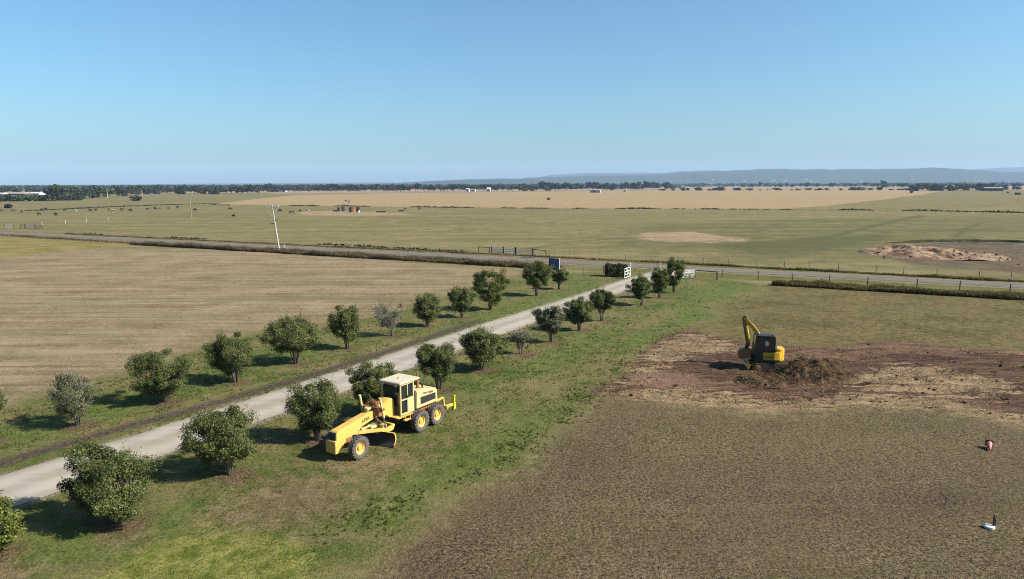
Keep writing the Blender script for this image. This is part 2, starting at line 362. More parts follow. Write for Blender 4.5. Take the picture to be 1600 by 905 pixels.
A['mid'] = mpoly([(1205, 444), (1400, 454), (1600, 468), (2400, 530), (2600, 700), (1640, 640), (1600, 590), (1330, 560), (1190, 560), (1080, 545), (1000, 560), (1040, 528), (1085, 505), (1130, 482), (1180, 458)], 2.0)
A['olive'] = np.maximum.reduce([mpoly([(960, 640), (1150, 640), (1400, 645), (1600, 675), (1700, 720), (1500, 735), (1300, 712), (1120, 730), (980, 720), (900, 690)], 5.0),
    mpoly([(1470, 812), (1560, 800), (1640, 815), (1640, 880), (1540, 872), (1480, 850)], 1.2) * 1.1, mpoly([(960, 720), (1080, 735), (1050, 800), (900, 860), (760, 880), (860, 790)], 4.0) * 0.75,
    mpoly([(1250, 830), (1420, 800), (1500, 850), (1400, 905), (1200, 900)], 3.0) * 0.6])
A['umber'] = np.maximum.reduce([mpoly([(1420, 772), (1470, 765), (1530, 778), (1540, 790), (1480, 792), (1430, 786)], 0.7, 0.4), mpoly([(1080, 735), (1300, 715), (1500, 740), (1480, 800), (1280, 825), (1120, 800)], 4.0) * 0.7,
    mpoly([(560, 905), (620, 860), (740, 800), (860, 720), (930, 660), (960, 700), (860, 800), (760, 880), (700, 930)], 3.0) * 0.7])
A['dirt'] = np.clip(0.5 + sdf_poly(gx + warp_x * 0.5, gy + warp_y * 0.5, DIRT) / 3.4, 0, 1)
A['straw'] = np.maximum.reduce([
    mpoly([(915, 606), (980, 580), (1030, 540), (1080, 520), (1140, 532), (1160, 550), (1110, 560), (1050, 568), (1010, 585), (1000, 605)], 2.0, 0.4) * 0.9,
    mpoly([(930, 612), (1060, 605), (1200, 622), (1340, 618), (1480, 628), (1640, 650), (1640, 668), (1480, 645), (1340, 634), (1180, 636), (1020, 628)], 1.0, 0.4),
    mpoly([(1330, 588), (1400, 570), (1480, 575), (1570, 592), (1600, 612), (1500, 622), (1400, 615), (1320, 610)], 1.8, 0.4) * 0.85])
A['pan'] = mpoly([(965, 590), (1010, 580), (1080, 583), (1100, 597), (1040, 606), (975, 604)], 1.0, 0.4)
A['darksoil'] = np.maximum(mpoly([(1040, 560), (1180, 558), (1330, 560), (1480, 552), (1640, 560), (1640, 650), (1500, 610), (1320, 615), (1150, 600), (1060, 590)], 2.5, 0.5) * 0.9,
    mpoly([(1000, 608), (1050, 604), (1060, 618), (1020, 622)], 0.7, 0.4))
A['mulch'] = np.zeros(gx.shape)
for i, (bx, by) in enumerate(TREE_BASES):
    rr = 0.75 + 0.35 * _hash(np.array([i]), np.array([3]), 9)[0]
    A['mulch'] = np.maximum(A['mulch'], np.clip(0.5 + (rr - np.hypot(gx - bx - 0.3, gy - by + 0.25)) / 1.6, 0, 1))
A['strip'] = mline(STRIP, 0.62, 0.9) * 0.95
A['dust'] = mline(drive_center(), 2.45, 0.8)
tr = (gx - ROAD_A.x) * rn.x + (gy - ROAD_A.y) * rn.y; ur = (gx - ROAD_A.x) * rd.x + (gy - ROAD_A.y) * rd.y
A['shoulder'] = np.clip(0.5 + (3.6 - np.abs(tr)) / 2.0, 0, 1)
A['rverge'] = np.clip(0.5 + (np.minimum(tr + 10.5, 7.5 - tr)) / 3.0, 0, 1) * sstep(150, 215, ur)
A['lverge'] = np.clip(0.5 + (np.minimum(tr + 9.0, 7.0 - tr)) / 3.0, 0, 1) * (1 - sstep(165, 220, ur))
A['bare'] = np.maximum.reduce([mpoly([(998, 367), (1010, 363), (1080, 362.5), (1105, 366), (1130, 370), (1172, 375), (1140, 378), (1030, 377), (1005, 373)], 6.0, 1.5),
    mpoly([(462, 331), (520, 329), (600, 332), (660, 335), (600, 337), (520, 337), (470, 336)], 4, 0.3) * 0.9])
A['dam'] = mpoly([(1372, 396), (1400, 384), (1470, 380), (1560, 380.5), (1700, 384), (1900, 430), (1650, 436), (1560, 424), (1430, 414), (1380, 404)], 3.0, 0.6)
A['rust'] = mpoly([(1370, 384), (1385, 380), (1412, 382), (1420, 386), (1395, 388), (1375, 388)], 2.0, 0.3)
def far_drain(pts, half, w): return mline(gpoly(pts), half, w)
A['drain'] = np.maximum.reduce([far_drain([(830, 388), (900, 378), (1000, 370)], 1.2, 1.5) * 0.8, far_drain([(1180, 388), (1290, 372), (1370, 352), (1440, 337)], 2.0, 2.4),
    far_drain([(1490, 372), (1510, 357), (1532, 349)], 1.2, 1.5), far_drain([(1000, 349), (1240, 348), (1600, 355), (1800, 361)], 1.0, 1.5) * 0.6,
    far_drain([(1000, 374), (1120, 380), (1230, 387)], 3.0, 6.0) * 0.75, far_drain([(420, 372), (560, 366), (800, 358)], 0.8, 1.6) * 0.5,
    mpoly([(1080, 380), (1240, 370), (1400, 362), (1420, 376), (1340, 396), (1220, 404), (1120, 398)], 8.0, 1.5) * 0.8, mpoly([(950, 352), (1250, 340), (1640, 338), (1900, 380), (1640, 405), (1300, 408), (1050, 402), (900, 385)], 14.0, 1.5) * 0.5])
gme = npmesh("ground", np.stack([gx, gy, gz], 1), GF, {k: ('POINT', v) for k, v in A.items()}, smooth=True)

def ground_mat():
    t = NT("ground_cover"); p = t.pos()
    nf = t.noise(p, 7.0, 4, 0.65); nm = t.noise(p, 1.3, 4, 0.6); nb = t.noise(p, 0.16, 4, 0.6); nv = t.noise(p, 0.03, 4, 0.6)
    nff = t.noise(p, 22.0, 2, 0.6); nb2 = t.noise(t.mapping(p, (0, 0, 0), (1, 1, 3.7)), 0.31, 4, 0.6)
    crk = t.noise(t.mapping(p, (0, 0, R(25)), (3.0, 7.5, 1)), 1.0, 4, 0.65, 0.4)
    ang = math.atan2(rd.y, rd.x)
    st = t.noise(t.mapping(p, (0, 0, -ang - 0.05), (0.045, 0.75, 1)), 1.0, 5, 0.7, 0.5)        # mowing rows along the road
    st2 = t.noise(t.mapping(p, (0, 0, -ang), (0.012, 0.16, 1)), 1.0, 4, 0.6)
    sw = t.noise(t.mapping(p, (0, 0, R(14)), (0.16, 1.5, 1)), 1.0, 5, 0.7, 0.6)     # raked straw
    gg = t.noise(t.mapping(p, (0, 0, -R(60)), (0.08, 0.9, 1)), 1.0, 4, 0.6)          # along the drive
    edge = t.math('ADD', t.math('MULTIPLY', nm, 0.55), t.math('MULTIPLY', nf, 0.45)); edge2 = t.math('ADD', t.math('MULTIPLY', nb, 0.6), t.math('MULTIPLY', nm, 0.4))
    def fac(name, sharp=0.16, amp=1.0):
        e_ = edge2 if name in ('gold', 'bare', 'dam', 'drain', 'lime', 'rust', 'rverge', 'lverge', 'stub', 'mid') else edge
        v = t.math('ADD', t.attr(name), t.math('MULTIPLY', t.math('SUBTRACT', e_, 0.5), amp)); return t.ramp(v, 0.5 - sharp, 0.5 + sharp)
    mixn = t.math('ADD', t.math('MULTIPLY', nm, 0.5), t.math('MULTIPLY', nb, 0.5))
    c = t.mix(t.ramp(t.math('ADD', t.math('MULTIPLY', st2, 0.6), t.math('MULTIPLY', nv, 0.4)), 0.36, 0.64), lin(136, 125, 80), lin(174, 157, 110))
    c = t.mix(t.math('MULTIPLY', t.ramp(t.math('ADD', t.math('MULTIPLY', nb, 0.5), t.math('MULTIPLY', nv, 0.5)), 0.48, 0.62), 0.6), c, lin(112, 112, 70)); c = t.mix(t.math('MULTIPLY', t.ramp(nm, 0.5, 0.66), 0.3), c, lin(96, 90, 56))
    c = t.mix(fac('dry', 0.3, 0.4), c, t.mix(t.ramp(nv, 0.35, 0.65), lin(196, 172, 148), lin(176, 150, 122)))
    c = t.mix(fac('gold', 0.2, 0.5), c, t.mix(t.ramp(st2, 0.3, 0.7), lin(182, 158, 114), lin(202, 174, 130)))
    c = t.mix(t.math('MULTIPLY', fac('drain', 0.35, 0.8), 0.75), c, t.mix(mixn, lin(82, 90, 50), lin(106, 106, 64)))
    c = t.mix(fac('bare', 0.2, 2.2), c, t.mix(t.ramp(mixn, 0.35, 0.65), lin(160, 134, 104), lin(206, 178, 146)))
    c = t.mix(fac('dam', 0.3, 2.0), c, t.mix(t.ramp(mixn, 0.35, 0.65), lin(100, 84, 64), lin(146, 124, 98)))
    c = t.mix(fac('rust', 0.25, 0.8), c, lin(150, 110, 84))
    stub = t.mix(t.ramp(t.math('ADD', t.math('MULTIPLY', st, 0.5), t.math('ADD', t.math('MULTIPLY', nm, 0.2), t.math('MULTIPLY', nb, 0.3))), 0.38, 0.60), lin(140, 120, 88), lin(190, 168, 134))
    stub = t.mix(t.math('MULTIPLY', t.ramp(st2, 0.46, 0.66), 0.5), stub, t.mix(nm, lin(122, 120, 74), lin(152, 142, 98)))
    stub = t.mix(t.math('MULTIPLY', t.ramp(nf, 0.6, 0.78), 0.5), stub, lin(216, 196, 160))
    c = t.mix(fac('stub', 0.25), c, stub)
    c = t.mix(fac('lime', 0.25), c, t.mix(t.ramp(nb, 0.35, 0.65), lin(146, 132, 68), lin(172, 154, 100)))
    mid = t.mix(t.ramp(mixn, 0.40, 0.60), lin(108, 100, 56), lin(150, 130, 88))
    mid = t.mix(t.math('MULTIPLY', t.ramp(nb, 0.52, 0.68), 0.65), mid, lin(98, 106, 54))
    c = t.mix(fac('mid', 0.2), c, mid)
    br = t.mix(t.ramp(t.math('ADD', t.math('MULTIPLY', nm, 0.2), t.math('ADD', t.math('MULTIPLY', nf, 0.45), t.math('MULTIPLY', nff, 0.35))), 0.40, 0.60), lin(80, 66, 48), lin(146, 126, 98))
    br = t.mix(t.math('MULTIPLY', t.ramp(nb, 0.42, 0.60), 0.5), br, lin(116, 92, 74))
    br = t.mix(t.math('MULTIPLY', t.ramp(t.math('ADD', t.math('MULTIPLY', nb2, 0.55), t.math('MULTIPLY', nm, 0.45)), 0.46, 0.62), 0.6), br, lin(102, 98, 56))
    br = t.mix(t.math('MULTIPLY', fac('umber', 0.4, 1.6), 0.75), br, t.mix(t.ramp(nf, 0.4, 0.6), lin(66, 50, 40), lin(126, 102, 84)))
    br = t.mix(t.math('MULTIPLY', fac('olive', 0.4, 1.6), 0.5), br, t.mix(t.ramp(nf, 0.4, 0.6), lin(90, 84, 50), lin(148, 130, 92)))
    br = t.mix(t.math('MULTIPLY', t.ramp(nv, 0.46, 0.62), 0.4), br, lin(138, 118, 86))
    br = t.mix(t.math('MULTIPLY', t.ramp(crk, 0.56, 0.66), 0.8), br, lin(46, 34, 23)); br = t.mix(t.math('MULTIPLY', t.ramp(nff, 0.60, 0.72), 0.5), br, lin(180, 160, 132))
    br = t.mix(t.math('MULTIPLY', t.ramp(t.math('ADD', t.math('MULTIPLY', nm, 0.7), t.math('MULTIPLY', nb2, 0.3)), 0.60, 0.66), 0.7), br, lin(92, 104, 50))
    br = t.mix(t.math('MULTIPLY', t.ramp(gg, 0.50, 0.66), 0.22), br, lin(150, 128, 100))
    c = t.mix(fac('brown', 0.2, 2.4), c, br)
    vg = t.mix(t.ramp(t.math('ADD', t.math('MULTIPLY', nm, 0.4), t.math('MULTIPLY', nb, 0.6)), 0.40, 0.60), lin(98, 114, 48), lin(152, 138, 90))
    vg = t.mix(t.math('MULTIPLY', t.ramp(gg, 0.52, 0.68), 0.6), vg, lin(148, 132, 96))
    vg = t.mix(t.math('MULTIPLY', t.ramp(nf, 0.5, 0.7), 0.4), vg, lin(120, 122, 62)); vg = t.mix(t.math('MULTIPLY', t.ramp(t.math('ADD', t.math('MULTIPLY', nb, 0.45), t.math('MULTIPLY', nm, 0.55)), 0.52, 0.64), 0.45), vg, lin(146, 126, 90)); vg = t.mix(t.math('MULTIPLY', t.ramp(nff, 0.58, 0.7), 0.35), vg, lin(50, 54, 22)); vg = t.mix(t.math('MULTIPLY', t.ramp(crk, 0.57, 0.68), 0.6), vg, lin(48, 46, 24))
    c = t.mix(fac('verge', 0.2, 2.0), c, vg)
    c = t.mix(t.math('MULTIPLY', fac('bright', 0.4, 1.4), 0.9), c, t.mix(t.ramp(nm, 0.3, 0.7), lin(96, 112, 50), lin(130, 138, 72)))
    c = t.mix(t.math('MULTIPLY', fac('limepatch', 0.35, 1.6), 0.9), c, t.mix(t.ramp(nm, 0.35, 0.65), lin(112, 122, 46), lin(160, 156, 82)))
    c = t.mix(t.math('MULTIPLY', fac('tanpatch', 0.3, 1.9), 0.75), c, t.mix(t.ramp(mixn, 0.35, 0.65), lin(128, 104, 78), lin(166, 144, 110)))
    c = t.mix(fac('rverge', 0.25), c, t.mix(t.ramp(mixn, 0.4, 0.6), lin(112, 112, 54), lin(140, 132, 78)))
    c = t.mix(fac('lverge', 0.25), c, t.mix(t.ramp(mixn, 0.4, 0.6), lin(122, 108, 70), lin(160, 140, 104)))
    c = t.mix(fac('shoulder', 0.25), c, t.mix(mixn, lin(150, 134, 104), lin(176, 160, 134)))
    c = t.mix(t.math('MULTIPLY', fac('mulch', 0.3, 1.2), 0.8), c, t.mix(t.ramp(nf, 0.35, 0.65), lin(88, 68, 52), lin(142, 114, 90)))
    c = t.mix(t.math('MULTIPLY', fac('strip', 0.22, 1.0), 0.92), c, t.mix(t.ramp(nf, 0.35, 0.65), lin(74, 60, 54), lin(116, 98, 88)))
    c = t.mix(t.math('MULTIPLY', fac('dust', 0.2, 0.7), 0.85), c, t.mix(mixn, lin(150, 138, 114), lin(186, 174, 154)))
    strawc = t.mix(t.ramp(t.math('ADD', t.math('MULTIPLY', nff, 0.5), t.math('MULTIPLY', sw, 0.5)), 0.38, 0.62), lin(116, 90, 64), lin(202, 174, 136))
    soil = t.mix(t.ramp(t.math('ADD', t.math('MULTIPLY', nf, 0.4), t.math('MULTIPLY', sw, 0.6)), 0.42, 0.60), lin(92, 68, 53), lin(156, 124, 98))
    soil = t.mix(t.math('MULTIPLY', t.ramp(t.attr('darksoil'), 0.2, 0.8), 0.75), soil, t.mix(t.ramp(sw, 0.35, 0.65), lin(74, 53, 42), lin(122, 92, 73)))
    d = t.mix(t.ramp(t.math('ADD', t.math('MULTIPLY', t.attr('straw'), 0.44), t.math('ADD', t.math('MULTIPLY', sw, 0.75), t.math('MULTIPLY', nf, 0.25))), 0.68, 0.79), soil, strawc)
    d = t.mix(t.math('MULTIPLY', t.ramp(t.attr('pan'), 0.3, 0.8), 0.8), d, t.mix(nm, lin(140, 108, 88), lin(164, 130, 108)))
    c = t.mix(fac('dirt', 0.14, 2.0), c, d)
    # grain of grass and clods, tiny shadows between them painted as dark specks
    near = t.n("ShaderNodeMix", data_type='RGBA', blend_type='MULTIPLY'); near.inputs[0].default_value = 1.0
    g = t.ramp(t.math('ADD', t.math('MULTIPLY', nf, 0.55), t.math('MULTIPLY', nff, 0.45)), 0.36, 0.64, 0.60, 1.28)
    cmb = t.n("ShaderNodeCombineColor"); [t.l(g, cmb.inputs[i]) for i in range(3)]
    t.l(c, near.inputs[6]); t.l(cmb.outputs[0], near.inputs[7])
    t.l(near.outputs[2], t.b.inputs["Base Color"]); t.b.inputs["Roughness"].default_value = 0.95; t.b.inputs["Specular IOR Level"].default_value = 0.1
    hgt = t.math('ADD', t.math('MULTIPLY', nf, 0.6), t.math('ADD', t.math('MULTIPLY', nm, 1.2), t.math('MULTIPLY', nff, 0.25)))
    b = t.n("ShaderNodeBump"); b.inputs["Strength"].default_value = 0.9; b.inputs["Distance"].default_value = 0.13
    t.l(hgt, b.inputs["Height"]); t.l(b.outputs[0], t.b.inputs["Normal"]); return t.m
M['ground'] = ground_mat()
tag(link("ground", gme, M['ground']), kind="structure")

# ------------------------------------------------------------------ DRIVE AND ROAD
def resample(P, step):
    P = [Vector(p) for p in P]; out = []
    for a, b in zip(P[:-1], P[1:]):
        n = max(1, int((b - a).length / step)); out += [a.lerp(b, i / n) for i in range(n)]
    return out + [P[-1]]
def smooth_pts(P, it=4):
    P = np.array([tuple(p) for p in P])
    for _ in range(it): P[1:-1] = (P[:-2] + 2 * P[1:-1] + P[2:]) / 4
    return P
def strip_mesh(name, U, L, z, m, cols=10, rag=0.25, seed=3, label_kind="structure"):
    n = len(U); V = []
    for i in range(n):
        e0 = rag * (vnoise(np.array([i * 0.45]), np.array([1.5]), seed)[0] + 0.5 * vnoise(np.array([i * 1.7]), np.array([4.5]), seed)[0] - 0.75)
        e1 = rag * (vnoise(np.array([i * 0.45]), np.array([9.5]), seed)[0] + 0.5 * vnoise(np.array([i * 1.7]), np.array([7.5]), seed)[0] - 0.75)
        a, b = np.array(U[i]), np.array(L[i]); d = (b - a); ln = np.linalg.norm(d); d /= ln
        a2, b2 = a + d * e0, b + d * e1
        for j in range(cols + 1):
            f = j / cols; q = a2 * (1 - f) + b2 * f; V.append((q[0], q[1], z + 0.05 * math.sin(math.pi * f) ** 0.8 * (1 if rag else 1)))
    F = [(i * (cols + 1) + j, i * (cols + 1) + j + 1, (i + 1) * (cols + 1) + j + 1, (i + 1) * (cols + 1) + j) for i in range(n - 1) for j in range(cols)]
    uu = np.tile(np.linspace(0, 1, cols + 1), n)
    o = link(name, npmesh(name, V, F, {'across': ('POINT', uu)}, smooth=True), m); return tag(o, kind=label_kind)
def gravel_mat():
    t = NT("pale_gravel"); p = t.pos(); n1 = t.noise(p, 0.6, 5, 0.6); n2 = t.noise(p, 14, 3, 0.7); n3 = t.noise(t.mapping(p, (0, 0, -R(61)), (0.05, 1.3, 1)), 1.0, 4, 0.6)
    a = t.attr("across"); wheel = t.math('MULTIPLY', t.math('COSINE', t.math('MULTIPLY', a, 4 * math.pi)), -0.5)
    f = t.math('ADD', t.math('ADD', t.math('MULTIPLY', n1, 0.4), t.math('MULTIPLY', n3, 0.5)), t.math('MULTIPLY', wheel, 0.20))
    c = t.mix(t.ramp(f, 0.30, 0.62), lin(190, 176, 158), lin(214, 203, 188)); c = t.mix(t.math('MULTIPLY', t.ramp(n2, 0.5, 0.75), 0.35), c, lin(168, 155, 138))
    eg = t.math('ABSOLUTE', t.math('SUBTRACT', a, 0.5)); eg2 = t.math('ADD', eg, t.math('MULTIPLY', t.math('SUBTRACT', n1, 0.5), 0.18))
    c = t.mix(t.math('MULTIPLY', t.ramp(eg2, 0.44, 0.52), 0.5), c, lin(150, 138, 110))
    t.l(c, t.b.inputs["Base Color"]); t.b.inputs["Roughness"].default_value = 0.95; t.b.inputs["Specular IOR Level"].default_value = 0.1
    b = t.n("ShaderNodeBump"); b.inputs["Strength"].default_value = 0.4; b.inputs["Distance"].default_value = 0.03; t.l(n2, b.inputs["Height"]); t.l(b.outputs[0], t.b.inputs["Normal"]); return t.m
def bitumen_mat():
    t = NT("worn_bitumen"); p = t.pos(); n1 = t.noise(p, 0.35, 4, 0.6); n2 = t.noise(p, 6, 3, 0.6); ang = math.atan2(rd.y, rd.x)
    n3 = t.noise(t.mapping(p, (0, 0, -ang), (0.02, 1.2, 1)), 1.0, 3, 0.5)
    c = t.mix(t.ramp(t.math('ADD', t.math('MULTIPLY', n1, 0.4), t.math('MULTIPLY', n3, 0.6)), 0.35, 0.65), lin(126, 117, 106), lin(154, 143, 129)); c = t.mix(t.math('MULTIPLY', n2, 0.3), c, lin(112, 104, 100))
    t.l(c, t.b.inputs["Base Color"]); t.b.inputs["Roughness"].default_value = 0.9; t.b.inputs["Specular IOR Level"].default_value = 0.2; return t.m
M['gravel'] = gravel_mat(); M['bitumen'] = bitumen_mat()
N_ = 220
def reparam(P, n):
    P = np.array(P, float); d = np.r_[0, np.cumsum(np.hypot(*np.diff(P, axis=0).T))]; s = np.linspace(0, d[-1], n)
    Q = np.stack([np.interp(s, d, P[:, 0]), np.interp(s, d, P[:, 1])], 1)
    for _ in range(60): Q[1:-1] = (Q[:-2] + 2 * Q[1:-1] + Q[2:]) / 4
    return Q
strip_mesh("gravel_drive", reparam(DRV_U, N_), reparam(DRV_L, N_), 0.0, M['gravel'], rag=0.35)
ra, rb = ROAD_A - rd * 420, ROAD_B + rd * 420
RU = [(ra + (rb - ra) * (i / 500) + rn * 2.2) for i in range(501)]; RL = [(ra + (rb - ra) * (i / 500) - rn * 2.2) for i in range(501)]
strip_mesh("road", [tuple(v) for v in RU], [tuple(v) for v in RL], 0.006, M['bitumen'], cols=6, rag=0.5, seed=12)

# ------------------------------------------------------------------ HILLS ON THE HORIZON
def hill_range(name, D, prof, seed, depth=1800.0, rough=0.10):
    """a ridge D metres away; prof = (photo x, photo y of the crest) read as heights over the plain"""
    px = np.array([p[0] for p in prof], float); py = np.array([p[1] for p in prof], float)
    n = 260; X = np.linspace(px[0], px[-1], n); Y = np.interp(X, px, py)
    wx_ = (X - 800) / FPX * D; hz_ = np.maximum(0, H + (287.6 - (X - 800) * 0.00314 - Y) / FPX * D)
    hz_ = hz_ + (fbm(wx_ / 500.0, wx_ * 0 + seed, 5, seed) - 0.5) * hz_ * rough * 2
    m = 18; T = np.linspace(0, 1, m); V = []
    bump = fbm(np.repeat(wx_, m) / 420.0, np.tile(T, n) * depth / 420.0, 4, seed + 3).reshape(n, m)
    for i in range(n):
        for j, t in enumerate(T):
            sh = math.sin(math.pi * min(1, t * 1.02)) ** 0.9
            V.append((wx_[i] * (1 + (t - .5) * 0.02), D + (t - 0.5) * depth, -2 + (hz_[i]) * sh * (0.86 + 0.16 * bump[i, j] if 0 < t < 1 else 1)))
    F = [(i * m + j, i * m + j + 1, (i + 1) * m + j + 1, (i + 1) * m + j) for i in range(n - 1) for j in range(m - 1)]
    tag(link(name, npmesh(name, V, F, smooth=True), M['hill']), kind="structure")
hill_range("hills", 8200, [(770, 284), (820, 277.5), (850, 275), (900, 274.5), (950, 273.8), (1000, 272.5), (1050, 270), (1085, 267), (1130, 265), (1200, 262), (1300, 262.5), (1390, 261.5), (1420, 261), (1445, 259.5), (1470, 261), (1500, 264), (1540, 266), (1600, 268), (1700, 269), (1900, 266)], 4)
hill_range("hills", 12300, [(820, 280), (870, 271), (930, 269.5), (990, 269), (1060, 266.5), (1110, 265.5), (1200, 268), (1450, 266), (1530, 262.5), (1600, 259.5), (1700, 258), (1850, 260)], 31, 2000)
hill_range("hills", 7000, [(560, 289), (640, 283.5), (690, 281), (730, 279), (790, 277.5), (830, 278.5), (900, 283), (960, 286)], 55, 1400)
hill_range("hills", 9800, [(-700, 290), (-300, 287), (0, 288.6), (120, 288), (260, 287.0), (420, 285.2), (520, 284.4), (620, 284.5), (700, 286)], 71, 1500)

# ------------------------------------------------------------------ LEAVES AND TREES
def leaves_mesh(name, C, size, rng, up=0.35, out=None, tone=None, aspect=0.55, smooth=False):
    """one small rhombic leaf (or leaf spray) per centre"""
    n = len(C); nrm = rng.normal(size=(n, 3))
    if out is not None: nrm = nrm * 0.8 + out * 0.9
    nrm[:, 2] += up; nrm /= np.linalg.norm(nrm, axis=1, keepdims=True) + 1e-9
    a = rng.normal(size=(n, 3)); u = np.cross(nrm, a); u /= np.linalg.norm(u, axis=1, keepdims=True) + 1e-9; v = np.cross(nrm, u)
    s = (size * rng.uniform(0.6, 1.35, n))[:, None]
    fold = nrm * s * 0.18
    V = np.stack([C - u * s, C - v * s * aspect + fold, C + u * s, C + v * s * aspect + fold], 1).reshape(-1, 3)
    F = np.arange(4 * n).reshape(n, 4)
    if tone is None: tone = rng.uniform(0, 1, n)
    return npmesh(name, V, F, {'tone': ('FACE', np.clip(tone, 0, 1))})

def shrub(label, base, hpx, x0, x1, y0, seed, kind="leaf", dens=1.0, bare=0.0, flat=0.0, group=None, stems=6, leafsize=0.055, low=0.08):
    stems = stems + 2 if stems > 3 else stems
    """multi-stemmed driveway shrub built from a trunk of flaring stems and leafy sprays; extents read off as real sizes"""
    rng = np.random.default_rng(seed)
    px, py = hpx; k = mpp(px, py); nearf = 1.5 if py > 590 else 1.0; leafsize = leafsize * (0.78 if py > 590 else 0.95); bx, by = base
    hgt = (py - y0) * k / 0.955; wl, wr = (px - x0) * k, (x1 - px) * k
    cx, rad = (wr - wl) / 2, (wl + wr) / 2
    t = thing("shrub_tree", label, "tree", (bx, by, rz1(bx, by)), 0, group)
    # crown as overlapping leafy sprays in an uneven ellipsoid
    ns = int(92 + 16 * rng.random()); P = []
    bot = 0.06 + 0.42 * low; zc, zr = hgt * (0.5 + bot / 2), hgt * (0.5 - bot / 2)
    while len(P) < ns:
        d = rng.normal(size=3); d /= np.linalg.norm(d); r_ = rng.uniform(0.35, 1.0) ** 0.55
        lump = 0.78 + 0.42 * math.sin(d[0] * 3.1 + seed) * math.cos(d[1] * 2.7 + seed * 1.7) + 0.12 * rng.normal()
        lump = min(max(lump, 0.7), 1.06)
        d = np.sign(d) * np.abs(d) ** 0.8
        p = np.array([d[0] * rad * r_ * lump, d[1] * rad * 0.95 * r_ * lump, d[2] * zr * r_ * min(1.0, lump * 1.1)])
        tz = (p[2] / zr + 1) / 2; taper = 0.58 + 0.42 * min(1, tz / 0.5)
        P.append(np.array([p[0] * taper + cx * min(1, 0.2 + tz), p[1] * taper, zc + p[2]]))
    P = np.array(P)
    sp = 0.33 * (rad / 1.5) ** 0.7
    Cs, Os, Ts = [], [], []
    for p in P:
        m = int(240 * nearf * dens * rng.uniform(0.6, 1.35)); br = sp * rng.uniform(0.65, 1.2)
        if bare and rng.random() < bare: m = int(m * 0.12)
        q = rng.normal(size=(m, 3)); q /= np.linalg.norm(q, axis=1, keepdims=True); rr = rng.uniform(0, 1, (m, 1)) ** 0.45
        Cs.append(p + q * rr * br * np.array([1.15, 1.15, 0.85])); o = p - np.array([cx, 0, zc - 0.3 * zr]); Os.append(np.tile(o / (np.linalg.norm(o) + 1e-6), (m, 1)) * 0.7 + q * 0.6)
        Ts.append(rng.normal(0.42, 0.25, m) + 0.16 * rng.normal())
    # wispy shoots that break the outline
    for _ in range(int(60 * dens)):
        p = P[rng.integers(len(P))]; d = p - np.array([cx, 0, zc - zr * 0.4]); d = d / np.linalg.norm(d) + rng.normal(size=3) * 0.25 + np.array([0, 0, 0.35])
        m = 16; f = np.linspace(0.2, 1, m)[:, None]; Cs.append(p + d * f * sp * rng.uniform(1.1, 2.0) + rng.normal(size=(m, 3)) * 0.045); Os.append(np.tile(d, (m, 1))); Ts.append(rng.normal(0.7, 0.2, m))
    C = np.concatenate(Cs); C[:, 2] = np.maximum(C[:, 2], 0.12 + 0.1 * rng.random(len(C)))
    leaves = link("foliage", leaves_mesh("foliage", C, leafsize, rng, 0.3, np.concatenate(Os), np.concatenate(Ts)), M[kind], t)
    # stems
    mb = MB(); ang = rng.uniform(0, 6.28)
    tips = P[rng.permutation(len(P))[:26 + int(30 * bare)]]
    for i in range(stems):
        a = ang + i * 6.283 / stems + rng.normal() * 0.3; fl = rng.uniform(0.45, 0.75)
        b0 = Vector((math.cos(a) * 0.10, math.sin(a) * 0.10, -0.06)); e = Vector((cx * .5 + math.cos(a) * rad * fl * 0.55, math.sin(a) * rad * fl * 0.55, hgt * rng.uniform(0.45, 0.62)))
        mid = b0.lerp(e, 0.45) + Vector((-math.cos(a) * 0.08, -math.sin(a) * 0.08, 0.12))
        mb.tube([b0, mid, e], [0.055, 0.04, 0.018], 6)
    for p in tips:
        a = math.atan2(p[1], p[0] - cx * .5); s0 = Vector((math.cos(a) * 0.22 * rad, math.sin(a) * 0.22 * rad, hgt * rng.uniform(0.22, 0.4)))
        mb.tube([s0, s0.lerp(Vector(p), 0.55) + Vector((0, 0, 0.08)), Vector(p)], [0.026, 0.016, 0.006], 5, False)
    mb.build("trunk", M['bark'], t, smooth=True)
    if bare:
        tw = MB()
        for _ in range(int(520 * bare)):
            p = P[rng.integers(len(P))] + rng.normal(size=3) * sp * 0.35; d = rng.normal(size=3) * 0.6 + (p - np.array([cx, 0, hgt * 0.25])); d /= np.linalg.norm(d)
            q = p + d * rng.uniform(0.2, 0.55); tw.tube([p, (p + q) / 2 + rng.normal(size=3) * 0.03, q], [0.012, 0.009, 0.004], 3, False)
        tw.build("bare_twigs", M['twig'], t)["kind"] = "stuff"
    return t
GL, GR = "shrub trees along the far side of the gravel drive", "shrub trees along the near side of the gravel drive"
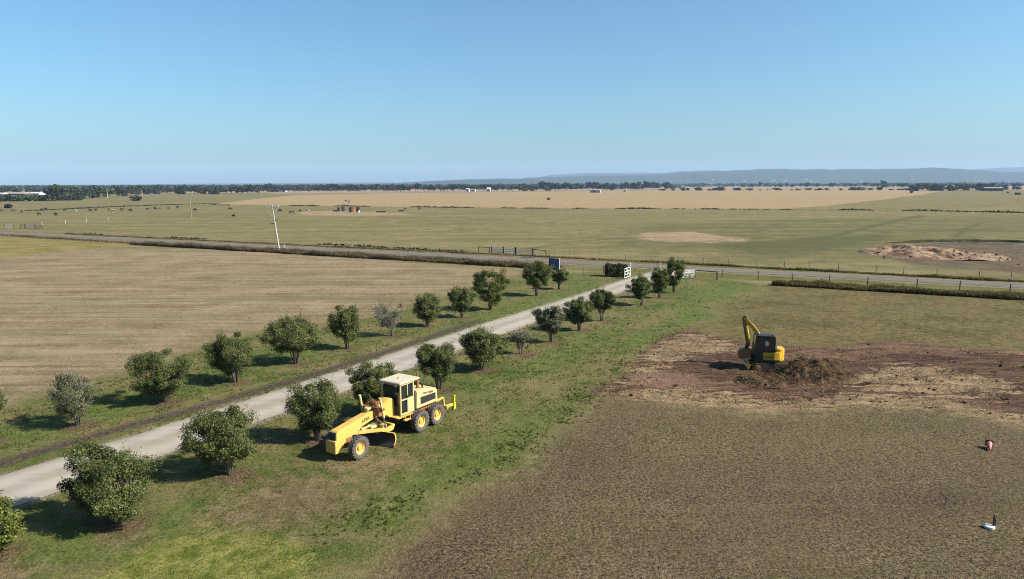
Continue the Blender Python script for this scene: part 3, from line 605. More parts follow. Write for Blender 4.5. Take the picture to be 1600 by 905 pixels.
LTREES = [  # x0, x1, top y, kind, opts, label
    (-66, 9, 600, 'leaf', {}, "leafy shrub tree cut off by the left picture edge across the drive"),
    (78, 159, 584, 'leafgrey', dict(bare=0.45, dens=0.62), "thin shrub tree with grey twigs in its upper left, beside the cut-off edge shrub"),
    (208, 301, 546, 'leaf', dict(dens=1.15), "dense wide shrub tree just right of the thin grey-twigged one across the drive"),
    (322, 402, 521, 'leaf', dict(dens=1.15), "round dark shrub tree on the far verge directly left of the vase-shaped one"),
    (416, 500, 499, 'leaf', dict(low=0.35, dens=1.1), "vase-shaped shrub tree with flat spreading top beyond the drive"),
    (507, 569, 481, 'leaf', dict(low=0.35), "lopsided shrub tree with a tall left peak, left of the nearly bare one"),
    (580, 633, 476, 'leafgrey', dict(bare=0.85, dens=0.5, low=0.5), "nearly bare grey shrub tree with sparse leaves beyond the drive"),
    (641, 692, 462, 'leaf', dict(low=0.25), "compact dark shrub tree just right of the nearly bare grey one"),
    (697, 742, 449, 'leaf', dict(low=0.35), "small round shrub tree between the compact dark one and the tallest green one"),
    (738, 795, 418, 'leafgreen', dict(dens=1.35), "tallest yellow-green tree with a domed crown on the far verge"),
    (813, 863, 411, 'leafgreen', dict(dens=1.25, low=0.4), "bushy green tree with a low crown standing left of the blue sign"),
    (864, 890, 422, 'leaf', dict(low=0.6), "smallest dark tree of the far row, standing in front of the blue sign"),
]
RTREES = [
    (-70, 33, 788, 'leafgreen', {}, "bright green shrub cut off by the left picture edge, nearest the viewer"),
    (97, 241, 697, 'leaf', dict(dens=1.5, stems=8, low=0.0), "largest shrub tree in the foreground, drooping to the grass beside the drive"),
    (294, 406, 641, 'leaf', dict(dens=1.3, low=0.18), "broad foreground shrub tree on several stems, second along the near verge"),
    (442, 542, 599, 'leaf', dict(dens=1.1, low=0.25), "shrub tree on two clumps of thin stems beside the grader's nose"),
    (545, 626, 568, 'leaf', dict(dens=1.2, low=0.2), "shrub tree half hidden behind the yellow grader's arm and cab"),
    (643, 719, 536, 'leaf', dict(dens=1.2, low=0.3), "dense shrub tree behind the grader's engine bonnet"),
    (713, 791, 516, 'leaf', dict(dens=1.2, low=0.28), "wide vase-shaped shrub tree next to the small thin sapling"),
    (796, 832, 521, 'leafgrey', dict(dens=0.2, bare=0.3, low=1.2, stems=2), "small thin sapling with a flat sparse top in a mulch ring"),
    (833, 883, 480, 'leafgrey', dict(dens=0.95, bare=0.12, low=0.5), "pale-leaved shrub tree with a pointed top just right of the sapling"),
    (882, 926, 467, 'leaf', dict(dens=1.1, low=0.3), "dark low shrub tree between the pointed pale one and the slim-trunked one"),
    (918, 963, 455, 'leaf', dict(dens=1.1, low=0.7), "slim-trunked shrub tree with a round crown above the drive's far bend"),
    (981, 1018, 432, 'leafgreen', dict(dens=1.2, low=0.3), "egg-shaped green tree nearest the camera in the trio by the entrance"),
    (1013, 1047, 421, 'leafgreen', dict(dens=1.2, low=0.3), "middle green tree of the trio by the entrance"),
    (1036, 1073, 406, 'leafgreen', dict(dens=1.3, low=0.18), "tallest and farthest green tree of the trio by the entrance"),
]
for i, (p, d) in enumerate(zip(LT, LTREES)): shrub(d[5], at(*p), p, d[0], d[1], d[2], 100 + i, d[3], group=GL, **d[4])
for i, (p, d) in enumerate(zip(RT, RTREES)): shrub(d[5], at(*p), p, d[0], d[1], d[2], 200 + i, d[3], group=GR, **d[4])

# distant gum trees: six shapes, copied
def gum(seed, kind, h=12.0, w=10.0, low=0.3):
    rng = np.random.default_rng(seed); t = thing("gum_tree", "-", "tree"); n = 15; P = []
    for _ in range(n):
        a = rng.uniform(0, 6.28); r_ = rng.uniform(0, 1) ** 0.6; z = rng.uniform(low, 0.88)
        P.append((math.cos(a) * r_ * w * 0.4, math.sin(a) * r_ * w * 0.4, h * z * (1 - 0.12 * r_)))
    P = np.array(P); C, O, T = [], [], []
    for p in P:
        m = 44; q = rng.normal(size=(m, 3)); q /= np.linalg.norm(q, axis=1, keepdims=True); C.append(p + q * rng.uniform(0.4, 1, (m, 1)) * np.array([w * 0.2, w * 0.2, h * 0.12])); O.append(q); T.append(rng.normal(0.4, 0.3, m))
    C = np.concatenate(C); C[:, 2] = np.maximum(C[:, 2], 0.4)
    link("crown", leaves_mesh("crown", C, 0.08 * w, rng, 0.3, np.concatenate(O), np.concatenate(T), 0.7), M[kind], t)
    mb = MB().tube([(0, 0, -0.2), (0.1, 0, h * 0.35), (0.2, 0.1, h * 0.7)], [0.32, 0.22, 0.08], 6)
    for p in P[:6]: mb.tube([(0.1, 0, h * low * 0.8), tuple(p)], [0.13, 0.05], 4, False)
    mb.build("trunk", M['eucbark'], t); return t
GUMS = [gum(1, 'euc'), gum(2, 'euc', 12, 12, 0.25), gum(3, 'euc', 12, 8, 0.4), gum(4, 'eucgreen', 12, 11, 0.2), gum(5, 'eucbrown', 12, 9, 0.35), gum(6, 'eucgreen', 12, 8.5, 0.12), gum(7, 'euc', 12, 14, 0.08), gum(8, 'eucgreen', 12, 15, 0.06)]
USED = set()
def place_gum(k, x, y, h, wf, label, group, rng, name="gum_tree"):
    s = h / 12.0; sc = (s * wf, s * wf, s)
    g = GUMS[k]
    if k not in USED:
        USED.add(k); g["category"] = "bush" if name == "bush" else "tree"; g.location = (x, y, 0); g.rotation_euler = (0, 0, rng.uniform(0, 6.28)); g.scale = sc; g["label"] = label; g["group"] = group; g.name = name
        return
    o = dup(g, (x, y, 0), rng.uniform(0, 6.28), sc, label, group); o.name = name; o["category"] = "bush" if name == "bush" else "tree"
def tree_row(n, x0, x1, yb, top, kinds, label, group, seed, jit=0.6, wf=(0.8, 1.25), yb1=None, name="gum_tree", hv=(0.75, 1.12)):
    rng = np.random.default_rng(seed)
    for i in range(n):
        f = (i + rng.uniform(-jit, jit)) / max(1, n - 1); px = x0 + (x1 - x0) * min(1, max(0, f)); py = yb + ((yb1 if yb1 is not None else yb) - yb) * f
        py = py + rng.uniform(-0.25, 0.25); x, y = at(px, py); h = (py - top) * mpp(px, py) * rng.uniform(*hv)
        place_gum(kinds[rng.integers(len(kinds))], x, y, h, rng.uniform(*wf), label, group, rng, name)
tree_row(26, 84, 226, 313.5, 289, [3, 5, 6, 0], "dark green tree in the dense clump left of the cattle paddock", "trees in the dense clump beyond the cattle", 11, yb1=305, wf=(0.8, 1.1))
tree_row(22, 2, 128, 315, 303, [6, 7], "low dark green bush in the belt along the left paddock boundary", "bushes along the left paddock boundary", 12, yb1=313, wf=(0.9, 1.3), name="bush")
tree_row(14, 2, 125, 304, 291.5, [0, 3, 1], "dark tree standing behind the sheds at the far left", "trees behind the sheds at the far left", 13)
tree_row(34, 222, 402, 303.5, 289.5, [0, 1, 2, 4, 6], "gum tree in the scattered line behind the left paddock", "gum trees behind the left paddock", 14, hv=(0.6, 1.15))
tree_row(58, 402, 800, 300.6, 287.5, [0, 1, 2, 0, 4], "gum tree in the long dark line behind the golden field", "gum trees behind the golden field", 15, yb1=298.8, hv=(0.7, 1.15), wf=(1.0, 1.5))
tree_row(26, 800, 985, 298.8, 283.5, [0, 1, 2, 7], "gum tree in the taller line around the blue-white shed", "gum trees around the blue-white shed", 16, yb1=297.0, hv=(0.6, 1.08))
tree_row(10, 985, 1040, 297.5, 283.5, [0, 1, 2], "gum tree in the clump where the golden field's tree line ends", "gum trees ending the golden field's line", 17, yb1=296)
tree_row(40, 1034, 1440, 297.8, 292.5, [6, 7, 6], "low dark bush in the hedge line along the golden field's back fence", "bushes along the golden field's back fence", 18, yb1=297.2, wf=(1.2, 3.4), name="bush", hv=(0.3, 1.2), jit=2.5)
tree_row(24, 1424, 1545, 298.6, 286.5, [6, 7, 3, 0], "dark bushy tree in the thick clump left of the silver shed", "trees in the thick clump by the silver shed", 19, yb1=297.5, hv=(0.7, 1.1))
tree_row(10, 1545, 1640, 296.5, 285.5, [6, 0, 1], "dark tree standing behind the silver shed at the right", "trees behind the silver shed", 20)
tree_row(20, 1160, 1370, 293.4, 283.5, [0, 1, 2], "small far gum tree in the second line, behind the back fence bushes", "far gum trees behind the back fence bushes", 22, hv=(0.6, 1.0))
tree_row(14, 1384, 1460, 294.0, 285, [0, 1, 2], "far gum tree right of the lone wide gum", "far gum trees right of the lone wide gum", 23, hv=(0.6, 1.0))
rng0 = np.random.default_rng(5)
x, y = at(1380, 294.0); place_gum(7, x, y, 26, 0.55, "lone wide gum tree standing clear of the line left of the thick clump", "lone gum tree", rng0)
x, y = at(1424, 302.0); place_gum(7, x, y, 5.0, 1.0, "very dark low bush at the front left end of the thick clump", "lone front bush", rng0, "bush")
x, y = at(1532, 298.8); place_gum(5, x, y, 15, 1.0, "lighter green tree standing against the left end of the silver shed", "lighter green tree", rng0)
x, y = at(14, 325.5); place_gum(6, x, y, 3.2, 1.7, "lone olive bush in the rough grass at the left picture edge", "lone bush at left edge", rng0, "bush")
x, y = at(213, 314.0); place_gum(6, x, y, 5.5, 1.6, "low dark bush sloping down at the right end of the dense clump", "bush ending the dense clump", rng0, "bush")

# the wooded plain beyond, read as one mass
def woodland(bands, seed, size):
    rng = np.random.default_rng(seed); C = []; T = []
    for (D0, D1, xa, xb, n, hh) in bands:
        D = rng.uniform(D0, D1, n); pxs = rng.uniform(xa, xb, n); X = (pxs - 800) / FPX * D
        dens = fbm(X / 160.0, D / 160.0, 3, seed); keep = dens > 0.42; X, D = X[keep], D[keep]
        h = hh * rng.uniform(0.6, 1.1, len(X)); m = 12
        q = rng.normal(size=(len(X), m, 3)); q /= np.linalg.norm(q, axis=2, keepdims=True)
        P = np.stack([X, D, h * 0.55], 1)[:, None, :] + q * (np.array([0.45, 0.45, 0.42])[None, None] * h[:, None, None]); P[..., 2] = np.maximum(P[..., 2], 0.5)
        C.append(P.reshape(-1, 3)); T.append(rng.uniform(0, 0.8, P.shape[0] * m))
    C = np.concatenate(C); tag(link("distant_woodland", leaves_mesh("distant_woodland", C, size, rng, 0.3, None, np.concatenate(T), 0.8), M['euc']), kind="stuff")
woodland([(1700, 2600, -150, 640, 2600, 13), (2600, 4200, -100, 1000, 2600, 15), (3000, 5200, 800, 1750, 2600, 15), (1900, 2600, 640, 1060, 900, 12)], 9, 4.2)

# ------------------------------------------------------------------ LETTERING
def lettering(body, size, origin, xax, yax, parent, m, name="lettering"):
    cu = bpy.data.curves.new(name, 'FONT'); cu.body = body; cu.size = size; cu.align_x = 'CENTER'; cu.align_y = 'CENTER'; cu.extrude = 0.002; cu.offset = 0.006
    tmp = bpy.data.objects.new(name, cu); COL.objects.link(tmp); dg = bpy.context.evaluated_depsgraph_get()
    me = bpy.data.meshes.new_from_object(tmp.evaluated_get(dg)); bpy.data.objects.remove(tmp); bpy.data.curves.remove(cu); me.materials.clear()
    o = link(name, me, m)
    x = Vector(xax).normalized(); y = Vector(yax).normalized(); z = x.cross(y); mm = Matrix((x, y, z)).transposed().to_4x4(); mm.translation = origin
    o.parent = parent; o.matrix_local = mm; return o

# ------------------------------------------------------------------ MOTOR GRADER (x forward, y to its left)
def wheel(parent, c, r, w, side, lugs=20):
    hw = w / 2; mb = MB()
    mb.lathe([(r * 0.56, -hw * 0.82), (r * 0.70, -hw), (r * 0.90, -hw), (r * 0.965, -hw * 0.72), (r * 0.965, hw * 0.72), (r * 0.90, hw), (r * 0.70, hw), (r * 0.56, hw * 0.82)], 32, c)
    for i in range(lugs):
        for s in (-1, 1):
            a = 2 * math.pi * (i + (0.5 if s > 0 else 0)) / lugs
            m = Matrix.Rotation(-a, 3, 'Y') @ Matrix.Rotation(s * 0.6, 3, 'X')
            mb.box(Vector(c) + Vector((math.cos(a) * r * 0.965, s * hw * 0.5, math.sin(a) * r * 0.965)), (r * 0.11, hw * 1.15, r * 0.10), m)
    t = mb.build("wheel", M['tyre'], parent)
    rm = MB(); o = side
    rm.lathe([(r * 0.575, o * hw * 0.84), (r * 0.56, o * hw * 0.55), (r * 0.44, o * hw * 0.40), (r * 0.40, o * hw * 0.1), (r * 0.20, o * hw * 0.05), (r * 0.18, o * hw * 0.55), (0.001, o * hw * 0.6)], 28, c)
    rm.lathe([(r * 0.575, -o * hw * 0.84), (r * 0.50, -o * hw * 0.3), (0.001, -o * hw * 0.25)], 28, c)
    for i in range(8):
        a = 2 * math.pi * i / 8; rm.box((c[0] + math.cos(a) * r * 0.31, c[1] + o * hw * 0.14, c[2] + math.sin(a) * r * 0.31), (0.03, 0.05, 0.03))
    rm.build("rim", M['yellow'], t, smooth=False); return t

def cyl(parent, name, p, q, r, m1, split=0.55, m2=None, r2=0.5):
    p, q = Vector(p), Vector(q); c = p.lerp(q, split)
    o = MB().tube([p, c], r, 10).build(name, m1, parent, smooth=False)
    MB().tube([c, q], r * r2, 8).build("rod", m2 or M['steel'], o); return o

GX0, GY0, GA = -5.83, 40.69, R(-122.9)
gr = thing("motor_grader", "faded yellow motor grader parked on the grass beside the drive", "grader", (GX0, GY0, rz1(-5.8, 39) + 0.0), GA)
Y, C_ = M['yellow'], M['cream']
for sx in (0.66, -0.80):
    for s in (1, -1): wheel(gr, (sx, s * 0.93, 0.63), 0.64, 0.40, s)
for s in (1, -1): wheel(gr, (5.62, s * 0.93, 0.61), 0.62, 0.36, s)
for s in (1, -1): MB().prism([(1.05, 0.55), (0.9, 0.86), (-1.05, 0.86), (-1.2, 0.55), (-1.0, 0.42), (0.85, 0.42)], s * 0.44, s * 0.70).build("tandem_case", M['rust'], gr, bevel=0.02)
MB().box((-0.1, 0, 0.95), (2.5, 0.75, 0.55)).build("rear_frame", M['rust'], gr, bevel=0.02)
# bonnet
hood = MB().prism([(0.62, 1.26), (0.62, 2.30), (0.52, 2.36), (-1.18, 2.14), (-1.30, 2.02), (-1.36, 1.36), (-1.30, 1.26)], -0.66, 0.66).build("bonnet", C_, gr, bevel=0.045)
for s in (1, -1):
    g = MB().prism([(0.26, 1.46), (0.26, 1.90), (-1.12, 1.86), (-1.14, 1.47)], s * 0.655, s * 0.672).build("grille", M['dark'], hood)
MB().prism([(0.70, 1.27), (0.70, 2.28), (0.625, 2.28), (0.625, 1.27)], -0.60, 0.60).build("bonnet_gap_shade", M['dark'], hood)  # solid dark slab, shade between bonnet and cab put into its colour
MB().tube([(-0.12, 0.12, 2.2), (-0.12, 0.12, 2.72), (-0.12, 0.12, 2.74), (-0.12, 0.12, 3.3)], [0.105, 0.10, 0.05, 0.045], 12).build("exhaust_stack", M['rust'], hood)
MB().tube([(-0.45, 0.22, 2.2), (-0.45, 0.22, 2.40), (-0.45, 0.22, 2.41), (-0.45, 0.22, 2.50)], [0.05, 0.05, 0.12, 0.10], 12).build("air_intake", M['dark'], hood)
MB().tube([(0.1, -0.3, 2.25), (0.1, -0.3, 2.36)], 0.06, 10).build("filler_cap", M['dark'], hood)
lettering("JOHN DEERE", 0.17, (-0.42, 0.664, 2.025), (-1, 0, -0.11), (-0.11, 0, 1), hood, M['lettering'])
# cab
cab = MB()
cab.box((1.47, 0, 2.18), (1.06, 1.30, 1.78)); cab = cab.build("cab", M['glass'], gr)
fr = MB()
for x in (2.02, 0.93):
    for y in (0.68, -0.68): fr.box((x, y, 2.19), (0.09, 0.09, 1.84))
for y in (0.69, -0.69):
    fr.box((1.44, y, 2.19), (0.06, 0.06, 1.80)); fr.box((1.47, y, 3.04), (1.04, 0.07, 0.10)); fr.box((1.47, y, 1.31), (1.04, 0.07, 0.09)); fr.box((1.47, y, 2.14), (1.04, 0.06, 0.07))
    fr.box((1.18, y, 1.72), (0.46, 0.05, 0.78))
for x in (2.03, 0.92): fr.box((x, 0, 3.04), (0.06, 1.30, 0.10))
fr.box((0.92, 0, 1.75), (0.06, 1.3, 0.95))
fr.build("cab_frame", C_, cab, bevel=0.012)
MB().box((2.03, 0, 1.55), (0.05, 1.26, 0.55)).build("front_panel", M['dark'], cab)
MB().box((1.46, 0.74, 2.28), (0.04, 0.03, 0.16)).build("door_handle", M['steel'], cab)
rf = MB().prism([(2.16, 3.09), (2.16, 3.17), (2.08, 3.21), (0.50, 3.21), (0.42, 3.17), (0.42, 3.09)], -0.78, 0.78).build("cab_roof", M['roofwhite'], cab, bevel=0.02)
MB().box((1.29, 0, 3.075), (1.70, 1.50, 0.03)).build("roof_lining", M['rust'], rf)
MB().tube([(1.35, 0.0, 3.2), (1.35, 0.0, 3.30)], [0.09, 0.06], 12).build("beacon", M['yellow'], rf)
for y in (0.5, -0.5): MB().tube([(2.13, y, 3.02), (2.20, y, 3.01)], [0.05, 0.07], 10).build("work_lamp", M['white'], cab)
MB().prism([(0.95, 1.06), (2.1, 1.06), (2.4, 1.22), (2.1, 1.27), (0.95, 1.27)], -0.62, 0.62).build("cab_floor", M['yellow'], gr, bevel=0.02)
st = MB(); st.box((1.55, 0.72, 0.92), (0.5, 0.22, 0.04)); st.box((1.33, 0.78, 1.08), (0.03, 0.04, 0.34)); st.box((1.77, 0.78, 1.08), (0.03, 0.04, 0.34)); st.build("step", M['yellow'], gr)
# front frame: hump by the cab, saddle, then the beam sloping down to the nose
beam = MB().prism([(2.05, 1.18), (2.05, 2.10), (2.25, 2.30), (2.62, 2.34), (2.85, 2.22), (3.10, 2.10), (3.45, 2.04), (3.60, 2.00), (6.44, 1.58), (6.52, 1.50), (6.54, 0.50), (6.20, 0.42), (5.95, 0.75), (5.40, 1.02), (5.15, 1.16), (4.60, 1.34), (3.75, 1.50), (3.30, 1.50), (2.70, 1.40), (2.40, 1.18)], -0.24, 0.24).build("front_frame", Y, gr, bevel=0.025)
lettering("670A", 0.27, (4.36, 0.243, 1.64), (-1, 0, 0.148), (0.148, 0, 1), beam, M['lettering'])
MB().prism([(6.50, 0.45), (6.50, 1.12), (6.72, 1.12), (6.72, 0.45)], -0.36, 0.36).build("nose_block", Y, gr, bevel=0.02)
MB().prism([(6.40, 1.14), (6.44, 1.56), (6.56, 1.48), (6.60, 1.14)], -0.225, 0.225).build("nose_recess_shade", M['dark'], gr)  # solid dark block, the hollow's shade put into its colour
ax = MB(); ax.box((5.62, 0, 0.66), (0.26, 1.5, 0.20)); ax.box((5.62, 0, 0.85), (0.5, 0.5, 0.4)); ax.build("front_axle", M['rust'], gr, bevel=0.02)
MB().bar((5.45, 0.72, 0.85), (5.45, -0.72, 0.85), 0.05).build("tie_rod", M['steel'], gr)
# saddle, lift gear and cylinders
sa = MB(); sa.box((3.55, 0, 2.00), (0.30, 1.20, 0.20)); sa.box((3.5, 0.34, 1.82), (0.5, 0.12, 0.5)); sa.box((3.5, -0.34, 1.82), (0.5, 0.12, 0.5)); sa.box((3.28, 0.0, 2.22), (0.28, 0.5, 0.16)); sa.build("saddle", M['rust'], gr, bevel=0.02)
hs = MB()
for k in range(7): hs.tube([(3.0 + 0.1 * k, -0.3 + 0.1 * k, 2.18), (3.2 + 0.07 * k, -0.32 + 0.11 * k, 2.42 + 0.03 * (k % 3)), (3.55, -0.55 + 0.18 * k, 2.12)], 0.022, 6)
hs.build("hydraulic_hoses", M['rust'], gr)
va = MB(); va.box((3.95, 0.02, 2.13), (0.34, 0.28, 0.14), (0, 0.17, 0)); va.box((3.30, 0.26, 2.06), (0.34, 0.16, 0.22)); va.build("valve_block", C_, gr, bevel=0.02)
for s, top, bot in ((1, (3.66, 0.66, 2.74), (3.28, 0.72, 0.84)), (-1, (3.82, -0.70, 2.74), (3.42, -0.74, 0.84))):
    c = MB().tube([Vector(top), Vector(top).lerp(Vector(bot), 0.62)], 0.072, 10).build("lift_cylinder", C_, gr); MB().tube([Vector(top).lerp(Vector(bot), 0.6), bot], 0.04, 8).build("rod", M['steel'], c)
    MB().box(Vector(top).lerp(Vector(bot), 0.36), (0.20, 0.20, 0.16)).build("trunnion", M['rust'], c)
cyl(gr, "sideshift_cylinder", (3.45, -0.5, 1.75), (3.2, 0.55, 0.98), 0.06, M['rust'])
# drawbar, circle, blade
db = MB(); 
for s in (1, -1): db.bar((5.30, s * 0.12, 1.12), (3.25, s * 0.72, 0.86), 0.15, 0.17)
db.bar((3.35, -0.75, 0.88), (3.35, 0.75, 0.88), 0.16, 0.14); db.bar((4.25, -0.43, 1.0), (4.25, 0.43, 1.0), 0.12, 0.14); db.bar((2.55, -0.6, 0.86), (2.55, 0.6, 0.86), 0.14)
for s in (1, -1): db.bar((3.3, s * 0.72, 0.86), (2.5, s * 0.58, 0.86), 0.13)
db.build("drawbar", Y, gr, bevel=0.015)
lu = MB(); lu.box((3.75, 0.1, 1.06), (0.5, 0.36, 0.18)); lu.box((4.5, 0.12, 1.12), (0.3, 0.2, 0.16)); lu.tube([(4.9, 0.0, 1.14), (4.0, 0.2, 1.16)], 0.05, 8); lu.box((3.3, 0.5, 1.02), (0.3, 0.3, 0.2)); lu.build("circle_drive", C_, gr, bevel=0.02)
ci = MB(); ci.lathe([(0.78, -0.06), (0.78, 0.06), (0.62, 0.06), (0.62, -0.06), (0.78, -0.06)], 40, (3.02, 0, 0.74), 'z'); ci.build("blade_circle", Y, gr)
bl = MB(); ang = R(12); fwd = Vector((math.cos(ang), math.sin(ang), 0)); wid = Vector((-math.sin(ang), math.cos(ang), 0)); cen = Vector((3.72, -0.30, 0.04))
frame = Matrix((fwd, wid, Vector((0, 0, 1)))).transposed().to_4x4(); frame.translation = cen
fp = [(0.34 - 0.40 * math.sin(math.pi * (0.12 + 0.72 * i / 10)), 0.80 * i / 10) for i in range(11)]
prof = fp + [(x - 0.10, z) for x, z in fp[::-1]]
V = []; n = len(prof)
for yy in (-1.75, 1.75): V += [frame @ Vector((x, yy, z)) for x, z in prof]
bl.add(V, [(i, i + 1, n + i + 1, n + i) for i in range(n - 1)] + [(n - 1, 0, n, 2 * n - 1)] + [(i, i + 1, n - 2 - i, n - 1 - i) for i in range(10)] + [(n + i, n + i + 1, 2 * n - 2 - i, 2 * n - 1 - i) for i in range(10)])
bl = bl.build("moldboard", M['yellow'], gr)
ew = MB(); fpw = [(x + 0.012, z) for x, z in fp]; V = []
for yy in (-1.74, 1.74): V += [frame @ Vector((x, yy, z)) for x, z in fpw]
ew.add(V, [(i, i + 1, 11 + i + 1, 11 + i) for i in range(10)]).build("dark_face", M['dark'], bl)  # thin dark sheet over the blade's concave front
for s in (1, -1): MB().prism([(fp[0][0] + 0.03, 0.0), (fp[0][0] + 0.03, 0.14), (fp[0][0] - 0.05, 0.14), (fp[0][0] - 0.05, 0.0)], s * 1.74, s * 1.83, frame).build("end_bit", M['rust'], bl)
bk = MB(); bk.bar((3.0, 0.60, 0.72), frame @ Vector((-0.08, 0.55, 0.5)), 0.12, 0.3); bk.bar((3.0, -0.60, 0.72), frame @ Vector((-0.08, -0.55, 0.5)), 0.12, 0.3); bk.build("blade_bracket", M['rust'], gr)
# ripper
rp = MB(); rp.box((-1.95, 0, 0.72), (0.18, 1.9, 0.18)); rp.bar((-1.3, 0.5, 1.20), (-1.9, 0.62, 1.32), 0.12); rp.bar((-1.9, 0.62, 1.32), (-2.0, 0.62, 0.74), 0.12); rp.bar((-1.3, -0.5, 1.20), (-1.9, -0.62, 1.32), 0.12); rp.bar((-1.9, -0.62, 1.32), (-2.0, -0.62, 0.74), 0.12); rp.bar((-1.2, 0.45, 0.9), (-1.95, 0.55, 0.72), 0.1); rp.bar((-1.2, -0.45, 0.9), (-1.95, -0.55, 0.72), 0.1)
rp.bar((-1.95, 0.75, 0.74), (-2.55, 0.85, 0.74), 0.16)
rp = rp.build("ripper", M['yellow'], gr, bevel=0.015); 
for y in (0.35, 0.0, -0.35, -0.7): MB().prism([(-1.95, 0.72), (-2.06, 0.72), (-2.08, 0.36), (-1.92, 0.22), (-1.97, 0.36)], y - 0.03, y + 0.03).build("tine", M['dark'], rp)
MB().prism([(-2.52, 0.42), (-2.70, 0.46), (-2.74, 0.82), (-2.66, 0.88), (-2.66, 1.22), (-2.74, 1.30), (-2.60, 1.32), (-2.54, 1.16), (-2.54, 0.5)], 0.80, 0.98).build("hitch_arm", M['bright_yellow'], rp)

# ------------------------------------------------------------------ EXCAVATOR
ex = thing("mini_excavator", "yellow and black mini excavator with bent arm working in the torn-up soil", "excavator", (EXC[0], EXC[1], rz1(*EXC) - 0.02), R(160))
D = M['dozer_yellow']; M['boompaint'] = paint("shaded_weathered_boom_paint", (0.74, 0.42, 0.03, 1), 0.45, wear=(0.2, 0.1, 0.04, 1), scale=2)  # darker excavator yellow, the boom's shade side put into the colour, plus wear patches
TR_ = Matrix.Rotation(R(14), 4, 'Z')
for s in (1, -1):
    tk = MB(); pr = []
    for i in range(9): a = math.pi / 2 + math.pi * i / 8; pr.append((-1.0 + 0.29 * math.cos(a), 0.30 + 0.29 * math.sin(a)))
    for i in range(9): a = -math.pi / 2 + math.pi * i / 8; pr.append((1.0 + 0.29 * math.cos(a), 0.30 + 0.29 * math.sin(a)))
    tk.prism(pr, s * 0.58, s * 0.98, TR_)
    for i in range(26):   # grouser pads round the track
        L = 4.0 + 2 * math.pi * 0.29; q = (i + .5) / 26 * L
        if q < 2: x, z, a = -1 + q, 0.59, 0
        elif q < 2 + math.pi * .29: b = (q - 2) / .29; x, z, a = 1 + .29 * math.sin(b), .3 + .29 * math.cos(b), b
        elif q < 4 + math.pi * .29: x, z, a = 1 - (q - 2 - math.pi * .29), 0.01, math.pi
        else: b = (q - 4 - math.pi * .29) / .29; x, z, a = -1 - .29 * math.sin(b), .3 - .29 * math.cos(b), math.pi + b
        tk.box(TR_ @ Vector((x, s * 0.78, z)), (0.07, 0.42, 0.05), (TR_.to_3x3() @ Matrix.Rotation(a, 3, 'Y')))
    tk = tk.build("track", M['rubber'], ex)
    for x in (-1.0, 1.0):
        sp = MB(); q = MB().lathe([(0.22, s * 0.985), (0.16, s * 1.0), (0.001, s * 1.01)], 16, (x, 0, 0.30)); sp.add([TR_ @ Vector(v) for v in q.v], q.f).build("sprocket", M['rust'], tk)
MB().box((0, 0, 0.46), (1.3, 1.25, 0.3), TR_.to_3x3()).build("track_frame", M['dark'], ex, bevel=0.02)
MB().tube([(0, 0, 0.58), (0, 0, 0.74)], 0.48, 20).build("slew_ring", M['dark'], ex)
MB().prism([(0.95, 0.70), (0.95, 0.86), (-0.7, 0.86), (-0.7, 0.70)], -0.92, 0.92).build("deck", M['dark'], ex, bevel=0.02)
body = MB()
# rounded tail: plan outline extruded upward
outl = [(0.42, 0.90), (-0.45, 0.92), (-0.80, 0.80), (-1.02, 0.50), (-1.10, 0.0), (-1.02, -0.50), (-0.80, -0.80), (-0.45, -0.92), (0.42, -0.90)]
n = len(outl); z0, z1 = 0.86, 1.50
body.add([(x, y, z0) for x, y in outl] + [(x, y, z1) for x, y in outl], [tuple(range(n))[::-1], tuple(range(n, 2 * n))] + [(i, (i + 1) % n, n + (i + 1) % n, n + i) for i in range(n)])
body = body.build("engine_cover", D, ex, bevel=0.05)
cw = MB(); o2 = [(x * 1.05, y * 0.86) for x, y in outl[2:7]] + [(-0.55, -0.66), (-0.55, 0.66)]; n = len(o2)
cw.add([(x, y, 0.74) for x, y in o2] + [(x, y, 1.72) for x, y in o2], [tuple(range(n))[::-1], tuple(range(n, 2 * n))] + [(i, (i + 1) % n, n + (i + 1) % n, n + i) for i in range(n)])
cw.build("counterweight", D, ex, bevel=0.05)
lettering("KOMATSU", 0.15, (-0.10, 0.918, 1.10), (-1, 0, 0), (0, 0, 1), body, M['lettering'])
MB().box((-0.28, 0.915, 1.28), (0.012, 0.02, 0.36)).build("panel_seam", M['dark'], body)
cb = MB().prism([(1.00, 0.90), (1.06, 1.62), (0.86, 2.66), (-0.40, 2.66), (-0.46, 1.52), (0.30, 1.40), (0.36, 0.90)], 0.0, 0.86).build("cab", M['glass'], ex, bevel=0.03)
cf = MB()
for y in (0.0, 0.86):
    cf.bar((1.02, y, 0.9), (1.06, y, 1.62), 0.07); cf.bar((1.06, y, 1.62), (0.87, y, 2.66), 0.06); cf.bar((-0.42, y, 2.66), (-0.48, y, 1.50), 0.08); cf.bar((0.30, y, 2.66), (0.33, y, 0.95), 0.06); cf.bar((0.36, y, 0.93), (1.0, y, 0.93), 0.07)
    cf.bar((0.33, y, 1.46), (-0.46, y, 1.54), 0.07)
cf.build("cab_frame", M['dark'], cb, bevel=0.01)
MB().prism([(0.90, 2.66), (0.86, 2.74), (-0.38, 2.74), (-0.46, 2.66)], -0.03, 0.90).build("cab_roof", M['dark'], cb, bevel=0.02)
MB().prism([(0.26, 1.98), (0.24, 2.36), (0.08, 2.34), (-0.02, 2.10), (0.06, 1.94)], 0.868, 0.876).build("window_notice", M['white'], cb)
MB().tube([(-0.2, 0.75, 2.72), (-0.2, 0.75, 2.84)], 0.05, 10).build("beacon", M['dark'], cb)
MB().box((1.12, 0.95, 2.25), (0.05, 0.16, 0.22)).build("mirror", M['dark'], cb)
